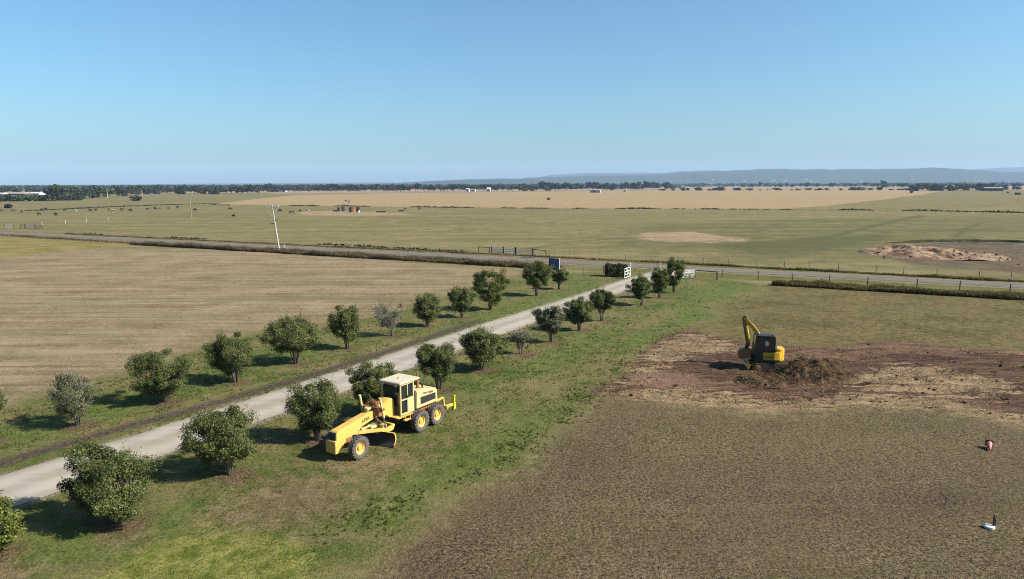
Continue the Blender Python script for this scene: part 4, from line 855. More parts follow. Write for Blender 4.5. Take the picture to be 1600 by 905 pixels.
hr = MB(); hr.tube([(-0.48, 0.88, 1.5), (-0.50, 0.9, 2.5)], 0.018, 6); hr.build("hand_rail", M['galv'], cb)
# boom swings from the front, right of the cab
sw = MB().box((1.05, -0.18, 0.86), (0.5, 0.4, 0.42)).build("swing_post", M['dark'], ex, bevel=0.02)
yb = -0.18
boom = MB().prism([(1.10, 0.92), (0.86, 1.05), (0.62, 1.90), (0.66, 2.62), (1.02, 3.16), (1.82, 3.98), (1.96, 3.82), (1.30, 3.04), (0.98, 2.52), (0.96, 1.95), (1.22, 1.10)], yb - 0.17, yb + 0.17).build("boom", M['boompaint'], ex, bevel=0.02)
MB().box((0.86, yb, 2.74), (0.34, 0.30, 0.20), (0, -0.9, 0)).build("boom_plate", M['white'], boom, bevel=0.01)
stick = MB().prism([(1.68, 4.02), (1.90, 4.10), (2.08, 3.86), (1.68, 1.72), (1.46, 1.66), (1.40, 1.76), (1.70, 3.55)], yb - 0.14, yb + 0.14).build("stick", M['rust'], ex, bevel=0.02)
cyl(ex, "boom_cylinder", (1.22, yb, 1.05), (1.12, yb, 2.70), 0.075, D)
cyl(ex, "stick_cylinder", (1.05, yb + 0.02, 3.05), (1.80, yb + 0.02, 4.05), 0.06, M['rust'])
cyl(ex, "bucket_cylinder", (1.70, yb + 0.20, 3.25), (1.42, yb + 0.20, 1.9), 0.085, M['bright_yellow'], 0.85)
lk = MB(); lk.bar((1.42, yb + 0.12, 1.95), (1.75, yb + 0.12, 1.62), 0.07); lk.bar((1.50, yb - 0.12, 1.75), (1.75, yb - 0.12, 1.62), 0.07); lk.box((1.62, yb, 1.55), (0.3, 0.3, 0.2)); lk.build("bucket_link", M['dark'], ex)
bu = MB(); bp = [(1.20, 1.42), (1.80, 1.48), (2.12, 1.36), (2.28, 1.08), (2.20, 0.78), (1.96, 0.66), (1.36, 0.80)]
bi = [(1.25, 1.38), (1.79, 1.44), (2.09, 1.33), (2.24, 1.08), (2.17, 0.80), (1.95, 0.69), (1.38, 0.83)]
V = [(x, yb - 0.62, z) for x, z in bp] + [(x, yb + 0.62, z) for x, z in bp] + [(x, yb - 0.60, z) for x, z in bi] + [(x, yb + 0.60, z) for x, z in bi]; n = 7
Fs = [(i, i + 1, n + i + 1, n + i) for i in range(n - 1)] + [(2 * n + i, 3 * n + i, 3 * n + i + 1, 2 * n + i + 1) for i in range(n - 1)] + [tuple(range(n)), tuple(range(2 * n - 1, n - 1, -1))]
bu.add(V, Fs); bu = bu.build("bucket", M['rust'], ex)
MB().bar((1.92, yb + 0.64, 0.66), (1.34, yb + 0.64, 0.79), 0.05, 0.10).build("cutting_edge", M['galv'], bu)
MB().bar((1.30, yb - 0.64, 0.80), (1.30, yb + 0.64, 0.80), 0.16, 0.04).build("bucket_lip", M['galv'], bu)
dz = MB(); fpz = [(1.72 - 0.10 * math.sin(math.pi * i / 6), 0.16 + 0.40 * i / 6) for i in range(7)]; pz = fpz + [(x - 0.06, z) for x, z in fpz[::-1]]
dz.prism(pz, -0.95, 0.95, TR_); dz.add([TR_ @ Vector(v) for v in MB().bar((0.7, 0.4, 0.35), (1.62, 0.4, 0.35), 0.12).v], MB().bar((0, 0, 0), (1, 0, 0), 0.1).f); dz.add([TR_ @ Vector(v) for v in MB().bar((0.7, -0.4, 0.35), (1.62, -0.4, 0.35), 0.12).v], MB().bar((0, 0, 0), (1, 0, 0), 0.1).f)
dz.build("dozer_blade", D, ex)

# ------------------------------------------------------------------ THINGS ALONG THE ROAD
def fence(label, pts, h, w, m, wires=(0.35, 0.7, 1.0), jitter=0.05, seed=1, group=None, wr=0.006):
    rng = random.Random(seed); t = thing("wire_fence", label, "fence", (pts[0][0], pts[0][1], 0), 0, group); ox, oy = pts[0]
    for (x, y) in pts:
        a, b = rng.gauss(0, jitter), rng.gauss(0, jitter); hh = h * rng.uniform(0.9, 1.08)
        MB().tube([(x - ox, y - oy, -0.1), (x - ox + a, y - oy + b, hh)], [w * 0.55, w * 0.5], 6).build("post", m, t)
    mb = MB()
    for z in wires:
        for (a, b) in zip(pts[:-1], pts[1:]): mb.tube([(a[0] - ox, a[1] - oy, h * z), (b[0] - ox, b[1] - oy, h * z)], wr, 3, False)
    mb.build("wire", M['wire'], t); return t
def along(p, q, step, seed=0):
    rng = random.Random(seed); a, b = Vector(p), Vector(q); n = max(1, int((b - a).length / step)); return [tuple(a.lerp(b, min(1, max(0, (i + rng.uniform(-.12, .12)) / n)))) for i in range(n + 1)]
fence("wire fence on timber posts beyond the road, right of the white entrance", along(at(1060, 410), at(1640, 441), 4.3, 3), 1.25, 0.13, M['timber'], seed=3)
fence("wire fence on thin posts beyond the road, left of the white double gate", along(at(330, 371.5), at(744, 394), 5.6, 4), 1.2, 0.12, M['timber'], seed=4)
fence("wire fence beyond the road, between the double gate and the entrance trees", along(at(858, 399), at(1058, 410), 4.6, 5), 1.2, 0.12, M['timber'], seed=5)
fence("wire fence in the tall olive grass at the near road edge, right", along(at(1124, 433.5), at(1650, 461), 4.8, 6), 1.2, 0.14, M['darktimber'], seed=6)
fence("wire fence in the dry grass strip on the near side of the road at left", along(at(240, 383), at(845, 416), 7.0, 7), 1.1, 0.1, M['timber'], seed=7)
fence("wire fence beside the blue sign, in front of the box hedge", along(at(874, 424), at(944, 427), 3.2, 8), 1.1, 0.11, M['timber'], seed=8)
fence("short row of pale posts across the paddock at the far left", along(at(66, 352.5), at(170, 345), 9.0, 9), 1.5, 0.16, M['poletimber'], seed=9)
fence("long far fence dividing the golden field from the green paddock", along(at(250, 320.5), at(860, 326.3), 6.5, 10)[:90], 1.1, 0.12, M['darktimber'], seed=10, wr=0.01)
fence("far fence at the right between the two green paddocks", along(at(870, 326.3), at(1640, 334), 6.5, 11)[:90], 1.2, 0.14, M['darktimber'], seed=11, wr=0.01)

def rail_frame(label, p, q, h, m, w=0.16, name="strainer_frame", post_m=None):
    a, b = Vector(p), Vector(q); t = thing(name, label, "fence", (a.x, a.y, 0)); d = b - a
    for v in (Vector((0, 0)), d): MB().box((v.x, v.y, h / 2 - 0.05), (w, w, h + 0.1)).build("post", post_m or m, t, bevel=0.01)
    MB().bar((0, 0, h - w * 0.6), (d.x, d.y, h - w * 0.6), w * 0.8).build("rail", m, t); return t
rail_frame("dark strainer frame of two posts and a rail, left of the white double gate", at(748, 395), at(765, 396), 1.35, M['darktimber'])
rail_frame("strainer frame with a dark rail, right of the white double gate", at(833, 399.5), at(853, 401.5), 1.35, M['darktimber'])
def farm_gate(name, label, p, q, h, bars, m, posts=True, group=None, braces=1, r=0.035):
    a, b = Vector(p), Vector(q); t = thing(name, label, "gate", (a.x, a.y, 0), math.atan2((b - a).y, (b - a).x), group); L = (b - a).length
    mb = MB()
    for i in range(bars): z = 0.18 + (h - 0.22) * i / (bars - 1); mb.tube([(0.08, 0, z), (L - 0.08, 0, z)], r, 6)
    for x in (0.08, L - 0.08): mb.tube([(x, 0, 0.15), (x, 0, h)], r, 6)
    mb.build("gate_bars", m, t)
    if braces: MB().tube([(0.1, 0.04, 0.2), (L - 0.1, 0.04, h - 0.06)], r * 0.9, 6).build("brace", m, t)
    if posts:
        for x in (0, L): MB().box((x, 0, 0.7), (0.17, 0.17, 1.5)).build("gate_post", M['darktimber'], t)
    return t
farm_gate("farm_gate", "left leaf of the white barred double gate across the road", at(768.5, 395.3), at(786.5, 396.2), 1.3, 4, M['white'], r=0.075, braces=0)
farm_gate("farm_gate", "right leaf of the white barred double gate across the road", at(787, 396.2), at(805, 397.2), 1.3, 4, M['white'], r=0.075, braces=0)
farm_gate("mesh_gate", "grey mesh gate overgrown with weeds, right of the white double gate", at(806.5, 397.3), at(832, 399), 1.25, 9, M['galv'], r=0.02)
cg = thing("cattle_grid", "dark-barred cattle grid in front of the mesh gate", "cattle grid", at(818, 402)); ax_, ay_ = at(818, 402)
for i in range(6):
    x0_, y0_ = at(815.5 + i * 3, 403.5); x1_, y1_ = at(819.5 + i * 3, 399.8); MB().bar((x0_ - ax_, y0_ - ay_, 0.08), (x1_ - ax_, y1_ - ay_, 0.08), 0.14, 0.1).build("bar", M['darktimber'], cg)
# stock yards far left
farm_gate("farm_gate", "pale barred gate at the far left edge beyond the road", at(8, 358), at(22, 357.7), 1.5, 6, M['galv'])
farm_gate("farm_gate", "grey barred gate in the stock yard at far left, nearest the road", at(32, 357), at(39, 356.8), 1.3, 5, M['dark'])
farm_gate("farm_gate", "long grey yard gate in the middle of the far left stock yard", at(40, 357.2), at(55, 357.8), 1.6, 6, M['galv'])
farm_gate("farm_gate", "dark-railed gate at the right end of the far left stock yard", at(55, 358.3), at(66, 358.6), 1.5, 5, M['dark'])

# roadside sign seen from behind
sx, sy = at(866, 425.5); sg = thing("roadside_sign", "blue sign board seen from behind, standing by the road left of the hedge", "sign", (sx, sy, 0), R(-34))
bd = MB().box((0, 0, 1.30), (1.9, 0.05, 1.95)).build("board", M['blue'], sg)
for x in (-0.92, -0.45, 0.42): MB().box((x, -0.06, 1.30), (0.07, 0.07, 1.9)).build("rib", M['dark'] if x < 0 else M['blue'], bd)
MB().box((0.97, 0.0, 1.15), (0.07, 0.10, 2.35)).build("edge_post", M['white'], sg); MB().box((-0.99, 0.0, 1.15), (0.08, 0.10, 2.35)).build("edge_post", M['darktimber'], sg)  # right post white: its lit side put into the colour; left post dark
MB().bar((0.55, -0.10, 1.15), (-0.55, -0.55, 0.05), 0.05).build("brace", M['galv'], sg); MB().bar((-0.95, -0.05, 1.3), (-1.9, -0.6, 0.0), 0.06).build("brace", M['darktimber'], sg)
# box hedge by the gate
hx, hy = at(962, 433.0); rngh = np.random.default_rng(3); n = 5200
P = rngh.uniform(-0.5, 0.5, (n, 3)); face = rngh.integers(0, 5, n)
for i, (axi, s) in enumerate([(0, .5), (0, -.5), (1, .5), (1, -.5), (2, .5)]): k = (face == i) & (rngh.random(n) < 0.85); P[k, axi] = s + rngh.normal(0, 0.03, k.sum())
P = P * np.array([3.1, 1.7, 1.75]) + np.array([0, 0.9, 0.92]); P[:, 2] += 0.09 * np.sin(P[:, 0] * 3) + rngh.normal(0, .03, n)
hd = link("hedge", leaves_mesh("hedge", P, 0.10, rngh, 0.3), M['leafdark']); hd.location = (hx, hy, 0); hd.rotation_euler = (0, 0, R(-14))
tag(hd, "dark clipped box hedge beside the open white gate", "hedge")
# white entrance: open lattice gate with tall post, far post, wing panel, dark rail
def lattice_gate(label, p, q, h, tall):
    a, b = Vector(p), Vector(q); d = b - a; L = d.length; t = thing("white_gate", label, "gate", (a.x, a.y, 0), math.atan2(d.y, d.x))
    f = MB(); 
    for x in (0.04, L / 2, L - 0.04): f.box((x, 0, h / 2 + .08), (0.10, 0.06, h))
    for z in (0.12, h * .38, h * .7, h + 0.05): f.box((L / 2, 0, z), (L, 0.064, 0.10))
    f.build("gate_frame", M['white'], t)
    MB().bar((0.05, 0.05, 0.12), (L / 2, 0.05, h), 0.07).build("brace", M['white'], t); MB().bar((L, 0.05, 0.12), (L / 2, 0.05, h), 0.07).build("brace", M['white'], t)
    if tall: MB().box((L + 0.10, 0, tall / 2), (0.16, 0.16, tall)).build("gate_post", M['white'], t)
lattice_gate("open white lattice gate with a tall post, hung at the hedge's right end", at(975.5, 435.4), at(984, 432.5), 1.45, 2.25)
x, y = at(1031.5, 426.5); t = thing("gate_post", "lone white post in the middle of the entrance, between the trio's crowns", "post", (x, y, 0)); MB().box((0, 0, 0.78), (0.17, 0.17, 1.6)).build("shaft", M['white'], t, bevel=0.01); MB().box((0, 0, 1.6), (0.21, 0.21, 0.06)).build("cap", M['white'], t)
MB_ = MB(); p0, p1 = at(1012, 423), at(1030, 424.8); rl = thing("white_rail", "low sloping white rail leading up to the lone entrance post", "rail", (p0[0], p0[1], 0)); MB().bar((0, 0, 0.25), (p1[0] - p0[0], p1[1] - p0[1], 0.9), 0.10).build("rail", M['white'], rl); MB().box((0, 0, 0.12), (0.1, 0.1, 0.3)).build("post", M['white'], rl)
lattice_gate("open white wing gate right of the tallest entrance tree, beside the dark rail", at(1066, 435), at(1083, 434.0), 1.15, 0)
rail_frame("dark post-and-rail frame with a white front post at the entrance's right", at(1086, 434.6), at(1120, 437.5), 1.3, M['darktimber'])
x, y = at(1085, 435.2); t = thing("gate_post", "white square post holding the left end of the dark entrance rail", "post", (x, y, 0)); MB().box((0, 0, 0.66), (0.18, 0.18, 1.34)).build("shaft", M['white'], t, bevel=0.01); MB().box((0, 0, 1.34), (0.22, 0.22, 0.05)).build("cap", M['white'], t)
rail_frame("dark rail with two posts just left of the box hedge", at(943.5, 428), at(966, 429), 1.35, M['darktimber'])

# power poles
x, y = at(436.5, 391.5); pp = thing("power_pole", "leaning pale timber power pole with cross-arm in the dry grass strip", "power pole", (x, y, -0.1))
top = Vector((-1.08, 0.0, 10.0)); MB().tube([(0, 0, 0), top], [0.20, 0.12], 10).build("pole", M['poletimber'], pp)
u = (top).normalized(); ca_, cb_ = top - u * 0.30 + Vector((-1.45, 0.2, -0.13)), top - u * 0.30 + Vector((1.45, -0.2, 0.20))
arm = MB().bar(ca_, cb_, 0.20, 0.24).build("cross_arm", M['white'], pp)
for f in (0.05, 0.30, 0.7, 0.95): q = Vector(ca_).lerp(Vector(cb_), f); MB().tube([q + Vector((0, 0, 0.05)), q + Vector((0, 0, 0.28))], [0.05, 0.04], 8).build("insulator", M['white'], arm)
for f in (0.18, 0.85):
    q = Vector(ca_).lerp(Vector(cb_), f); e = u * 6.9; MB().tube([q, q + Vector((0.05, -0.1, -1.0)), e + Vector((0.55 if f > .5 else -.1, -0.1, 0.35)), e], 0.013, 5).build("lead", M['white'], pp)
MB().box(u * 6.75 + Vector((0.42, 0, 0.15)), (0.5, 0.25, 0.12)).build("fuse_bracket", M['darktimber'], pp); MB().box(u * 6.2 + Vector((-0.45, 0, -0.15)), (0.9, 0.12, 0.14)).build("lower_bracket", M['darktimber'], pp)
x, y = at(446.5, 391.5); t = thing("stay_stake", "short pale leaning stake just right of the timber power pole", "stake", (x, y, 0)); MB().tube([(0, 0, -0.1), (-0.32, 0, 1.25)], [0.09, 0.08], 8).build("stake", M['poletimber'], t); MB().tube([(-0.32, 0, 1.25), (-0.33, 0, 1.3)], [0.09, 0.07], 8).build("cap", M['white'], t)
def far_pole(px, yb, yt, label, m=None, w=0.17):
    x, y = at(px, yb); h = (yb - yt) * mpp(px, yb); t = thing("power_pole", label, "power pole", (x, y, 0)); MB().tube([(0, 0, -0.1), (0, 0, h)], [w, w * 0.7], 8).build("pole", m or M['poletimber'], t); MB().box((0, 0, h - 0.35), (1.8, 0.12, 0.14)).build("cross_arm", m or M['poletimber'], t)
far_pole(299, 341, 304, "bare power pole standing alone in the left green paddock", M['timber'], 0.2)
far_pole(247, 322, 298, "power pole behind the cattle, left of the lone paddock pole", M['timber'], 0.22)
far_pole(222.5, 308.5, 297, "pale power pole at the right end of the dense left clump", None, 0.28)
far_pole(168, 309, 295, "white power pole standing in front of the dense left clump", M['white'], 0.28)
far_pole(1590.5, 317, 309, "short pale pole in the right paddock near the picture edge", M['timber'], 0.14)

# ------------------------------------------------------------------ FAR PADDOCK: windmill, tanks, troughs
x, y = at(545, 331); wm = thing("windmill", "small farm windmill on a lattice tower beside the tanks", "windmill", (x, y, 0))
tw = MB(); 
for a, b in ((1, 1), (1, -1), (-1, 1), (-1, -1)): tw.bar((a * .55, b * .55, 0), (a * .08, b * .08, 5.6), 0.09)
for z in (1.2, 2.6, 4.0): k = 0.55 - 0.47 * z / 5.6; [tw.bar((a * k, b * k, z), (c * k, d * k, z), 0.05) for a, b, c, d in ((1, 1, 1, -1), (1, -1, -1, -1), (-1, -1, -1, 1), (-1, 1, 1, 1))]
tw.build("tower", M['timber'], wm)
wh = MB()
for i in range(12): a = 2 * math.pi * i / 12; wh.box((0.25 + math.cos(a) * 0.6, -0.4, 5.8 + math.sin(a) * 0.6), (0.75, 0.05, 0.20), (0.35, -a, 0))
wh.lathe([(1.0, -0.03), (1.0, 0.03), (0.93, 0.03), (0.93, -0.03), (1.0, -0.03)], 24, (0.25, -0.4, 5.8)); wh.build("wind_wheel", M['galv'], wm)
tv = MB(); tv.bar((0.2, -0.1, 5.8), (-1.2, 0.5, 5.9), 0.06); tv.prism([(-1.1, 5.6), (-1.1, 6.25), (-1.9, 6.4), (-1.9, 5.45)], 0.48, 0.54); tv.build("tail_vane", M['darktimber'], wm)
def tank(px, yb, r, h, m, label, dome=True):
    x, y = at(px, yb); t = thing("water_tank", label, "tank", (x, y, 0))
    prof = [(r, 0)] + [(r * (1.0 if i % 2 else 0.975), h * (i + .5) / 9) for i in range(9)] + [(r, h)]
    MB().lathe(prof, 24, (0, 0, 0), 'z').build("tank_wall", m, t); MB().lathe([(r * 1.02, h), (r * 0.6, h + 0.12 * r), (0.001, h + 0.2 * r)], 24, (0, 0, 0), 'z').build("tank_roof", m, t)
tank(529.5, 330.5, 0.75, 2.1, M['dark'], "slim dark tank left of the windmill, further from it")
tank(536.2, 330.3, 0.85, 2.4, M['dark'], "slim dark tank close to the windmill's left foot")
tank(550.5, 331.6, 1.75, 2.6, M['rusttank'], "wide rusty tank right of the windmill")
tank(559.8, 331.4, 1.0, 2.5, M['dark'], "dark tank with a pale drum in front, right of the rusty tank")
x, y = at(560.5, 332.2); t = thing("drum", "pale drum standing in front of the dark right tank", "drum", (x, y, 0)); MB().lathe([(0.5, 0), (0.52, 0.5), (0.5, 1.1)], 16, (0, 0, 0), 'z').build("drum_wall", M['white'], t); MB().lathe([(0.5, 1.1), (0.001, 1.12)], 16, (0, 0, 0), 'z').build("lid", M['galv'], t)
def trough(px, yb, L, label, m):
    x, y = at(px, yb); t = thing("water_trough", label, "trough", (x, y, 0)); b = MB(); b.box((0, -0.35, 0.3), (L, 0.1, 0.6)); b.box((0, 0.35, 0.3), (L, 0.1, 0.6)); b.box((-L / 2, 0, 0.3), (0.1, 0.8, 0.6)); b.box((L / 2, 0, 0.3), (0.1, 0.8, 0.6)); b.build("trough_wall", m, t); MB().box((0, 0, 0.12), (L - .1, 0.6, 0.2)).build("trough_floor", M['dark'], t)
trough(595.5, 332, 4.8, "long low dark trough right of the tanks", M['dark']); trough(626.5, 330.3, 3.0, "short dark trough farthest right of the tanks", M['dark']); trough(524, 330.4, 2.6, "low dark trough left of the slim tanks", M['dark'])

# ------------------------------------------------------------------ CATTLE
def cow_mesh(grazing):
    V = [(0, 0, 1.05), (0.55, 0, 1.08), (-0.62, 0, 1.10), (-0.85, 0, 1.02), (0.85, 0, 1.22)]; Rr = [(0.36, 0.38), (0.30, 0.34), (0.31, 0.35), (0.2, 0.24), (0.17, 0.2)]; E = [(0, 1), (0, 2), (2, 3), (1, 4)]
    if grazing: V += [(1.15, 0, 0.72), (1.25, 0, 0.34), (1.40, 0, 0.12)]
    else: V += [(1.1, 0, 1.42), (1.3, 0, 1.40), (1.55, 0, 1.25)]
    Rr += [(0.13, 0.14), (0.13, 0.13), (0.08, 0.07)]; E += [(4, 5), (5, 6), (6, 7)]
    for hip, fx in ((1, 0.55), (2, -0.68)):
        for s in (1, -1):
            b = len(V); bend = 0.07 if fx < 0 else -0.02
            V += [(fx, s * 0.2, 0.72), (fx - bend, s * 0.2, 0.40), (fx, s * 0.2, 0.03)]; Rr += [(0.13, 0.11), (0.065, 0.06), (0.06, 0.06)]; E += [(hip, b), (b, b + 1), (b + 1, b + 2)]
    b = len(V); V += [(-0.98, 0, 0.8), (-1.0, 0, 0.45)]; Rr += [(0.04, 0.04), (0.05, 0.05)]; E += [(3, b), (b, b + 1)]
    me = bpy.data.meshes.new("cow"); me.from_pydata(V, E, []); o = bpy.data.objects.new("cow_build", me); COL.objects.link(o)
    md = o.modifiers.new("s", 'SKIN'); sv = me.skin_vertices[0].data
    for i, r_ in enumerate(Rr): sv[i].radius = r_; sv[i].use_root = i == 0
    o.modifiers.new("u", 'SUBSURF').levels = 1
    dg = bpy.context.evaluated_depsgraph_get(); ev = o.evaluated_get(dg); out = bpy.data.meshes.new_from_object(ev); bpy.data.objects.remove(o); out.name = "cow"; return out
COWM = {(g, c): cow_mesh(g) for g in (0, 1) for c in ('blackcoat', 'patchcoat', 'browncoat')}
for (g, c), me in COWM.items(): me.materials.clear(); me.materials.append(M[c])
COWS = [(2.5, 331, 'b'), (21, 331, 'b'), (34, 333, 'b'), (66, 330, 'b'), (72.5, 329, 'b'), (61, 337, 'b'), (87.5, 337.5, 'b'), (101, 330, 'b'), (117.5, 330.5, 'p'), (141.5, 331, 'b'), (151, 330, 'n'), (170, 329, 'b'), (175.5, 332, 'p'), (191, 329.5, 'n'), (204, 331, 'b'), (231, 329, 'b'), (242.5, 328, 'b'), (250, 328, 'n'), (262.5, 327, 'b'), (277.5, 326, 'b'), (305, 330, 'b'), (360, 328.5, 'b'), (365, 340, 'b'), (437.5, 331.5, 'b'), (455.5, 334.5, 'b'), (469, 332, 'b'), (481, 331, 'p'), (634, 328.5, 'b'), (656, 328, 'b'), (691, 326.5, 'b'), (697, 326, 'b')]
CL = {'b': ("black cow standing in the far left green paddock", 'blackcoat'), 'p': ("black and white cow among the black cattle of the far left paddock", 'patchcoat'), 'n': ("red-brown cow among the black cattle of the far left paddock", 'browncoat')}
rc = random.Random(8)
for px, py, k in COWS:
    lab, mt = CL[k]; o = bpy.data.objects.new("cow", COWM[(rc.random() < .65, mt)]); COL.objects.link(o); x, y = at(px, py); o.location = (x, y, 0); o.rotation_euler = (0, 0, rc.choice([0, math.pi]) + rc.gauss(0, 0.6)); s = rc.uniform(0.95, 1.2); o.scale = (s, s, s)
    if 430 < px < 500: lab = lab.replace("of the far left paddock", "by the red soil").replace("in the far left green paddock", "by the red soil left of the windmill"); 
    elif px > 500: lab = "black cow near the far fence right of the windmill"
    tag(o, lab, "cow", "cattle in the green paddock")

# ------------------------------------------------------------------ BUILDINGS
def shed(label, x0, x1, yb, h, wall, roof, depth=9.0, name="shed", rise=0.18, cat="shed", doors=1):
    (xa, ya), (xb, yb_) = at(x0, yb), at(x1, yb); w = math.hypot(xb - xa, yb_ - ya); t = thing(name, label, cat, ((xa + xb) / 2, (ya + yb_) / 2, 0), math.atan2(yb_ - ya, xb - xa) + 0.06)
    MB().box((0, depth / 2, h / 2), (w, depth, h)).build("wall", wall, t)
    rr = MB(); rh = depth * rise; V = [(-w / 2 - .3, -.4, h), (w / 2 + .3, -.4, h), (w / 2 + .3, depth / 2, h + rh), (-w / 2 - .3, depth / 2, h + rh), (w / 2 + .3, depth + .4, h), (-w / 2 - .3, depth + .4, h)]
    rr.add(V, [(0, 1, 2, 3), (3, 2, 4, 5), (1, 4, 2), (0, 3, 5), (0, 5, 4, 1)]).build("roof", roof, t)
    for i in range(doors): f = (i + 0.5) / doors - 0.5; MB().box((f * w, -0.03, h * 0.4), (min(w * 0.22 / max(1, doors) * 2, 3.6), 0.08, h * 0.72)).build("door", M['walldark'], t)
    return t
shed("long low brown-roofed shed at the far left edge, in front of dark trees", 4, 36, 306, 3.0, M['walldark'], M['pinkroof'], 14, doors=4)
shed("second pale low shed below the long brown-roofed one at the left edge", 6, 32, 309, 1.6, M['walldark'], M['pinkroof'], 6, doors=3)
shed("bright white shed right of the long brown-roofed one", 46, 61, 305.5, 3.0, M['wallwhite'], M['wallwhite'], 12, doors=1)
shed("tiny white shed at the extreme left edge", -3, 5, 307, 3.6, M['wallwhite'], M['wallwhite'], 8)
shed("small white roof above the belt of bushes, right of the bright white shed", 67, 75, 304.5, 5.5, M['walldark'], M['wallwhite'], 10)
shed("white hut in the scattered gum line, above the leaning power pole's left", 441, 446, 300.2, 6.0, M['wallwhite'], M['wallwhite'], 8, "house", cat="house")
shed("pale long-roofed farmhouse in the gum line just left of the white hut", 418, 436, 300.0, 4.5, M['walldark'], M['roofgrey'], 10, "house", cat="house", doors=3)
shed("pale house in the far scattered gum line behind the left cattle paddock", 213, 221, 300.5, 6.0, M['wallpink'], M['wallpink'], 10, "house", cat="house")
shed("white house at the golden field's back edge, left of the pink-white one", 728, 732.5, 299.5, 5.0, M['wallwhite'], M['wallwhite'], 8, "house", cat="house")
shed("low grey-white house between the white and the pink-white ones", 735, 742, 299.3, 4.0, M['wallwhite'], M['roofgrey'], 8, "house", cat="house")
shed("pink-white house with a pale gable at the golden field's back edge", 760.5, 765.5, 299.3, 4.6, M['wallpink'], M['wallwhite'], 8, "house", rise=0.5, cat="house")
shed("blue-white shed standing clear in front of the taller tree line", 922, 934, 301.2, 4.4, M['wallblue'], M['wallblue'], 8, rise=0.06)
shed("white end wing joined to the right of the blue-white shed", 934.2, 938, 301.2, 4.4, M['wallwhite'], M['wallwhite'], 8, rise=0.06)
shed("small white hut at the tree foot right of the blue-white shed", 974, 978.5, 299.6, 2.6, M['wallwhite'], M['roofgrey'], 5)
shed("long silver-roofed open shed at the right beyond the dark clump", 1538, 1568, 298.5, 5.0, M['walldark'], M['galv'], 18, doors=5, rise=0.1)
shed("small dark hut in the right paddock near the picture edge", 1588, 1595, 304.5, 2.2, M['walldark'], M['walldark'], 4)
shed("tiny dark hut left of the other in the right paddock", 1574.5, 1576.5, 301.8, 1.6, M['walldark'], M['walldark'], 3)
shed("low wind-worn hut with a pale side in the golden field", 855, 859.5, 312.4, 1.5, M['walldark'], M['walldark'], 3)
for i, (px, py, w) in enumerate([(1204, 281, 5), (1222, 281.5, 6), (1254, 280, 4), (1262, 282.5, 3), (1160, 281.5, 3), (1045, 283, 3), (1418, 279.5, 3), (1520, 281.5, 3), (1110, 280, 3), (1340, 282, 3)]):
    Dd = 6400.0; X = (px - 800) / FPX * Dd; z = 0; hgt = H + (287.6 - (px - 800) * 0.00314 - py) / FPX * Dd
    t = thing("far_building", "white building on the plain in front of the blue hills", "building", (X, Dd, max(0, hgt - 7)), 0, "white buildings below the blue hills"); MB().box((0, 0, 4), (w * 5.8, 18, 8)).build("wall", M['wallwhite'], t); MB().box((0, 0, 8.4), (w * 5.8 + 1, 19, 0.8)).build("roof", M['wallwhite'], t)

# ------------------------------------------------------------------ HEAPS, WATER, SMALL THINGS
def heap_mesh(name, cx, cy, rx_, ry_, rot, hfun, n=(90, 60), base=-0.05):
    U = np.linspace(-1, 1, n[0]); Vv = np.linspace(-1, 1, n[1]); uu, vv = np.meshgrid(U, Vv); c, s = math.cos(rot), math.sin(rot)
    X, Yy = uu * rx_, vv * ry_; wx_, wy_ = cx + X * c - Yy * s, cy + X * s + Yy * c
    z = hfun(uu, vv, wx_, wy_) + base
    idx = np.arange(n[0] * n[1]).reshape(n[1], n[0]); F = np.stack([idx[:-1, :-1].ravel(), idx[:-1, 1:].ravel(), idx[1:, 1:].ravel(), idx[1:, :-1].ravel()], 1)
    zz = z.ravel(); keep = (zz[F] > base + 0.005).any(1)
    return npmesh(name, np.stack([wx_.ravel() - cx, wy_.ravel() - cy, zz], 1), F[keep], smooth=True), (wx_, wy_, z)
def earth(name, a, b, c2, scale=1.0, straw=0.5):
    t = NT(name); p = t.pos(); n1 = t.noise(p, 0.7 * scale, 5, 0.65); n2 = t.noise(p, 5 * scale, 4, 0.65)
    col = t.mix(t.ramp(n1, 0.36, 0.62), a, b); col = t.mix(t.math('MULTIPLY', t.ramp(n2, 0.5, 0.68), straw), col, c2)
    t.l(col, t.b.inputs["Base Color"]); t.b.inputs["Roughness"].default_value = 0.95; t.b.inputs["Specular IOR Level"].default_value = 0.1
    bm_ = t.n("ShaderNodeBump"); bm_.inputs["Strength"].default_value = 0.9; bm_.inputs["Distance"].default_value = 0.15; t.l(n2, bm_.inputs["Height"]); t.l(bm_.outputs[0], t.b.inputs["Normal"]); return t.m
M['heapsoil'] = earth("heap_soil", lin(84, 60, 47), lin(128, 100, 78), lin(170, 144, 102), 1.0, 0.6)
M['spoil'] = earth("pale_spoil", lin(138, 106, 84), lin(200, 170, 138), lin(92, 68, 54), 0.5, 0.6)
M['stone'] = paint("rubble_stone", lin(184, 156, 128), 0.9, wear=lin(110, 90, 78), scale=0.5)
M['straw'] = leafmat("dry_straw", lin(112, 88, 62), lin(180, 154, 116), lin(220, 200, 164), 0.05, 0.8, 0.1)
M['brushstalk'] = leafmat("brush_stalk", lin(84, 64, 46), lin(164, 136, 92), lin(206, 182, 134), 0.03, 0.8, 0.1)
M['grassleaf'] = leafmat("short_grass", lin(92, 106, 46), lin(130, 136, 70), lin(176, 160, 112), 0.42, 0.7, 0.1)
M['tussock'] = leafmat("dry_tussock", lin(84, 80, 42), lin(132, 118, 74), lin(178, 156, 116), 0.45, 0.8, 0.1)
M['drygrass'] = leafmat("long_dry_grass", lin(128, 106, 72), lin(186, 162, 118), lin(214, 192, 150), 0.42, 0.8, 0.1)
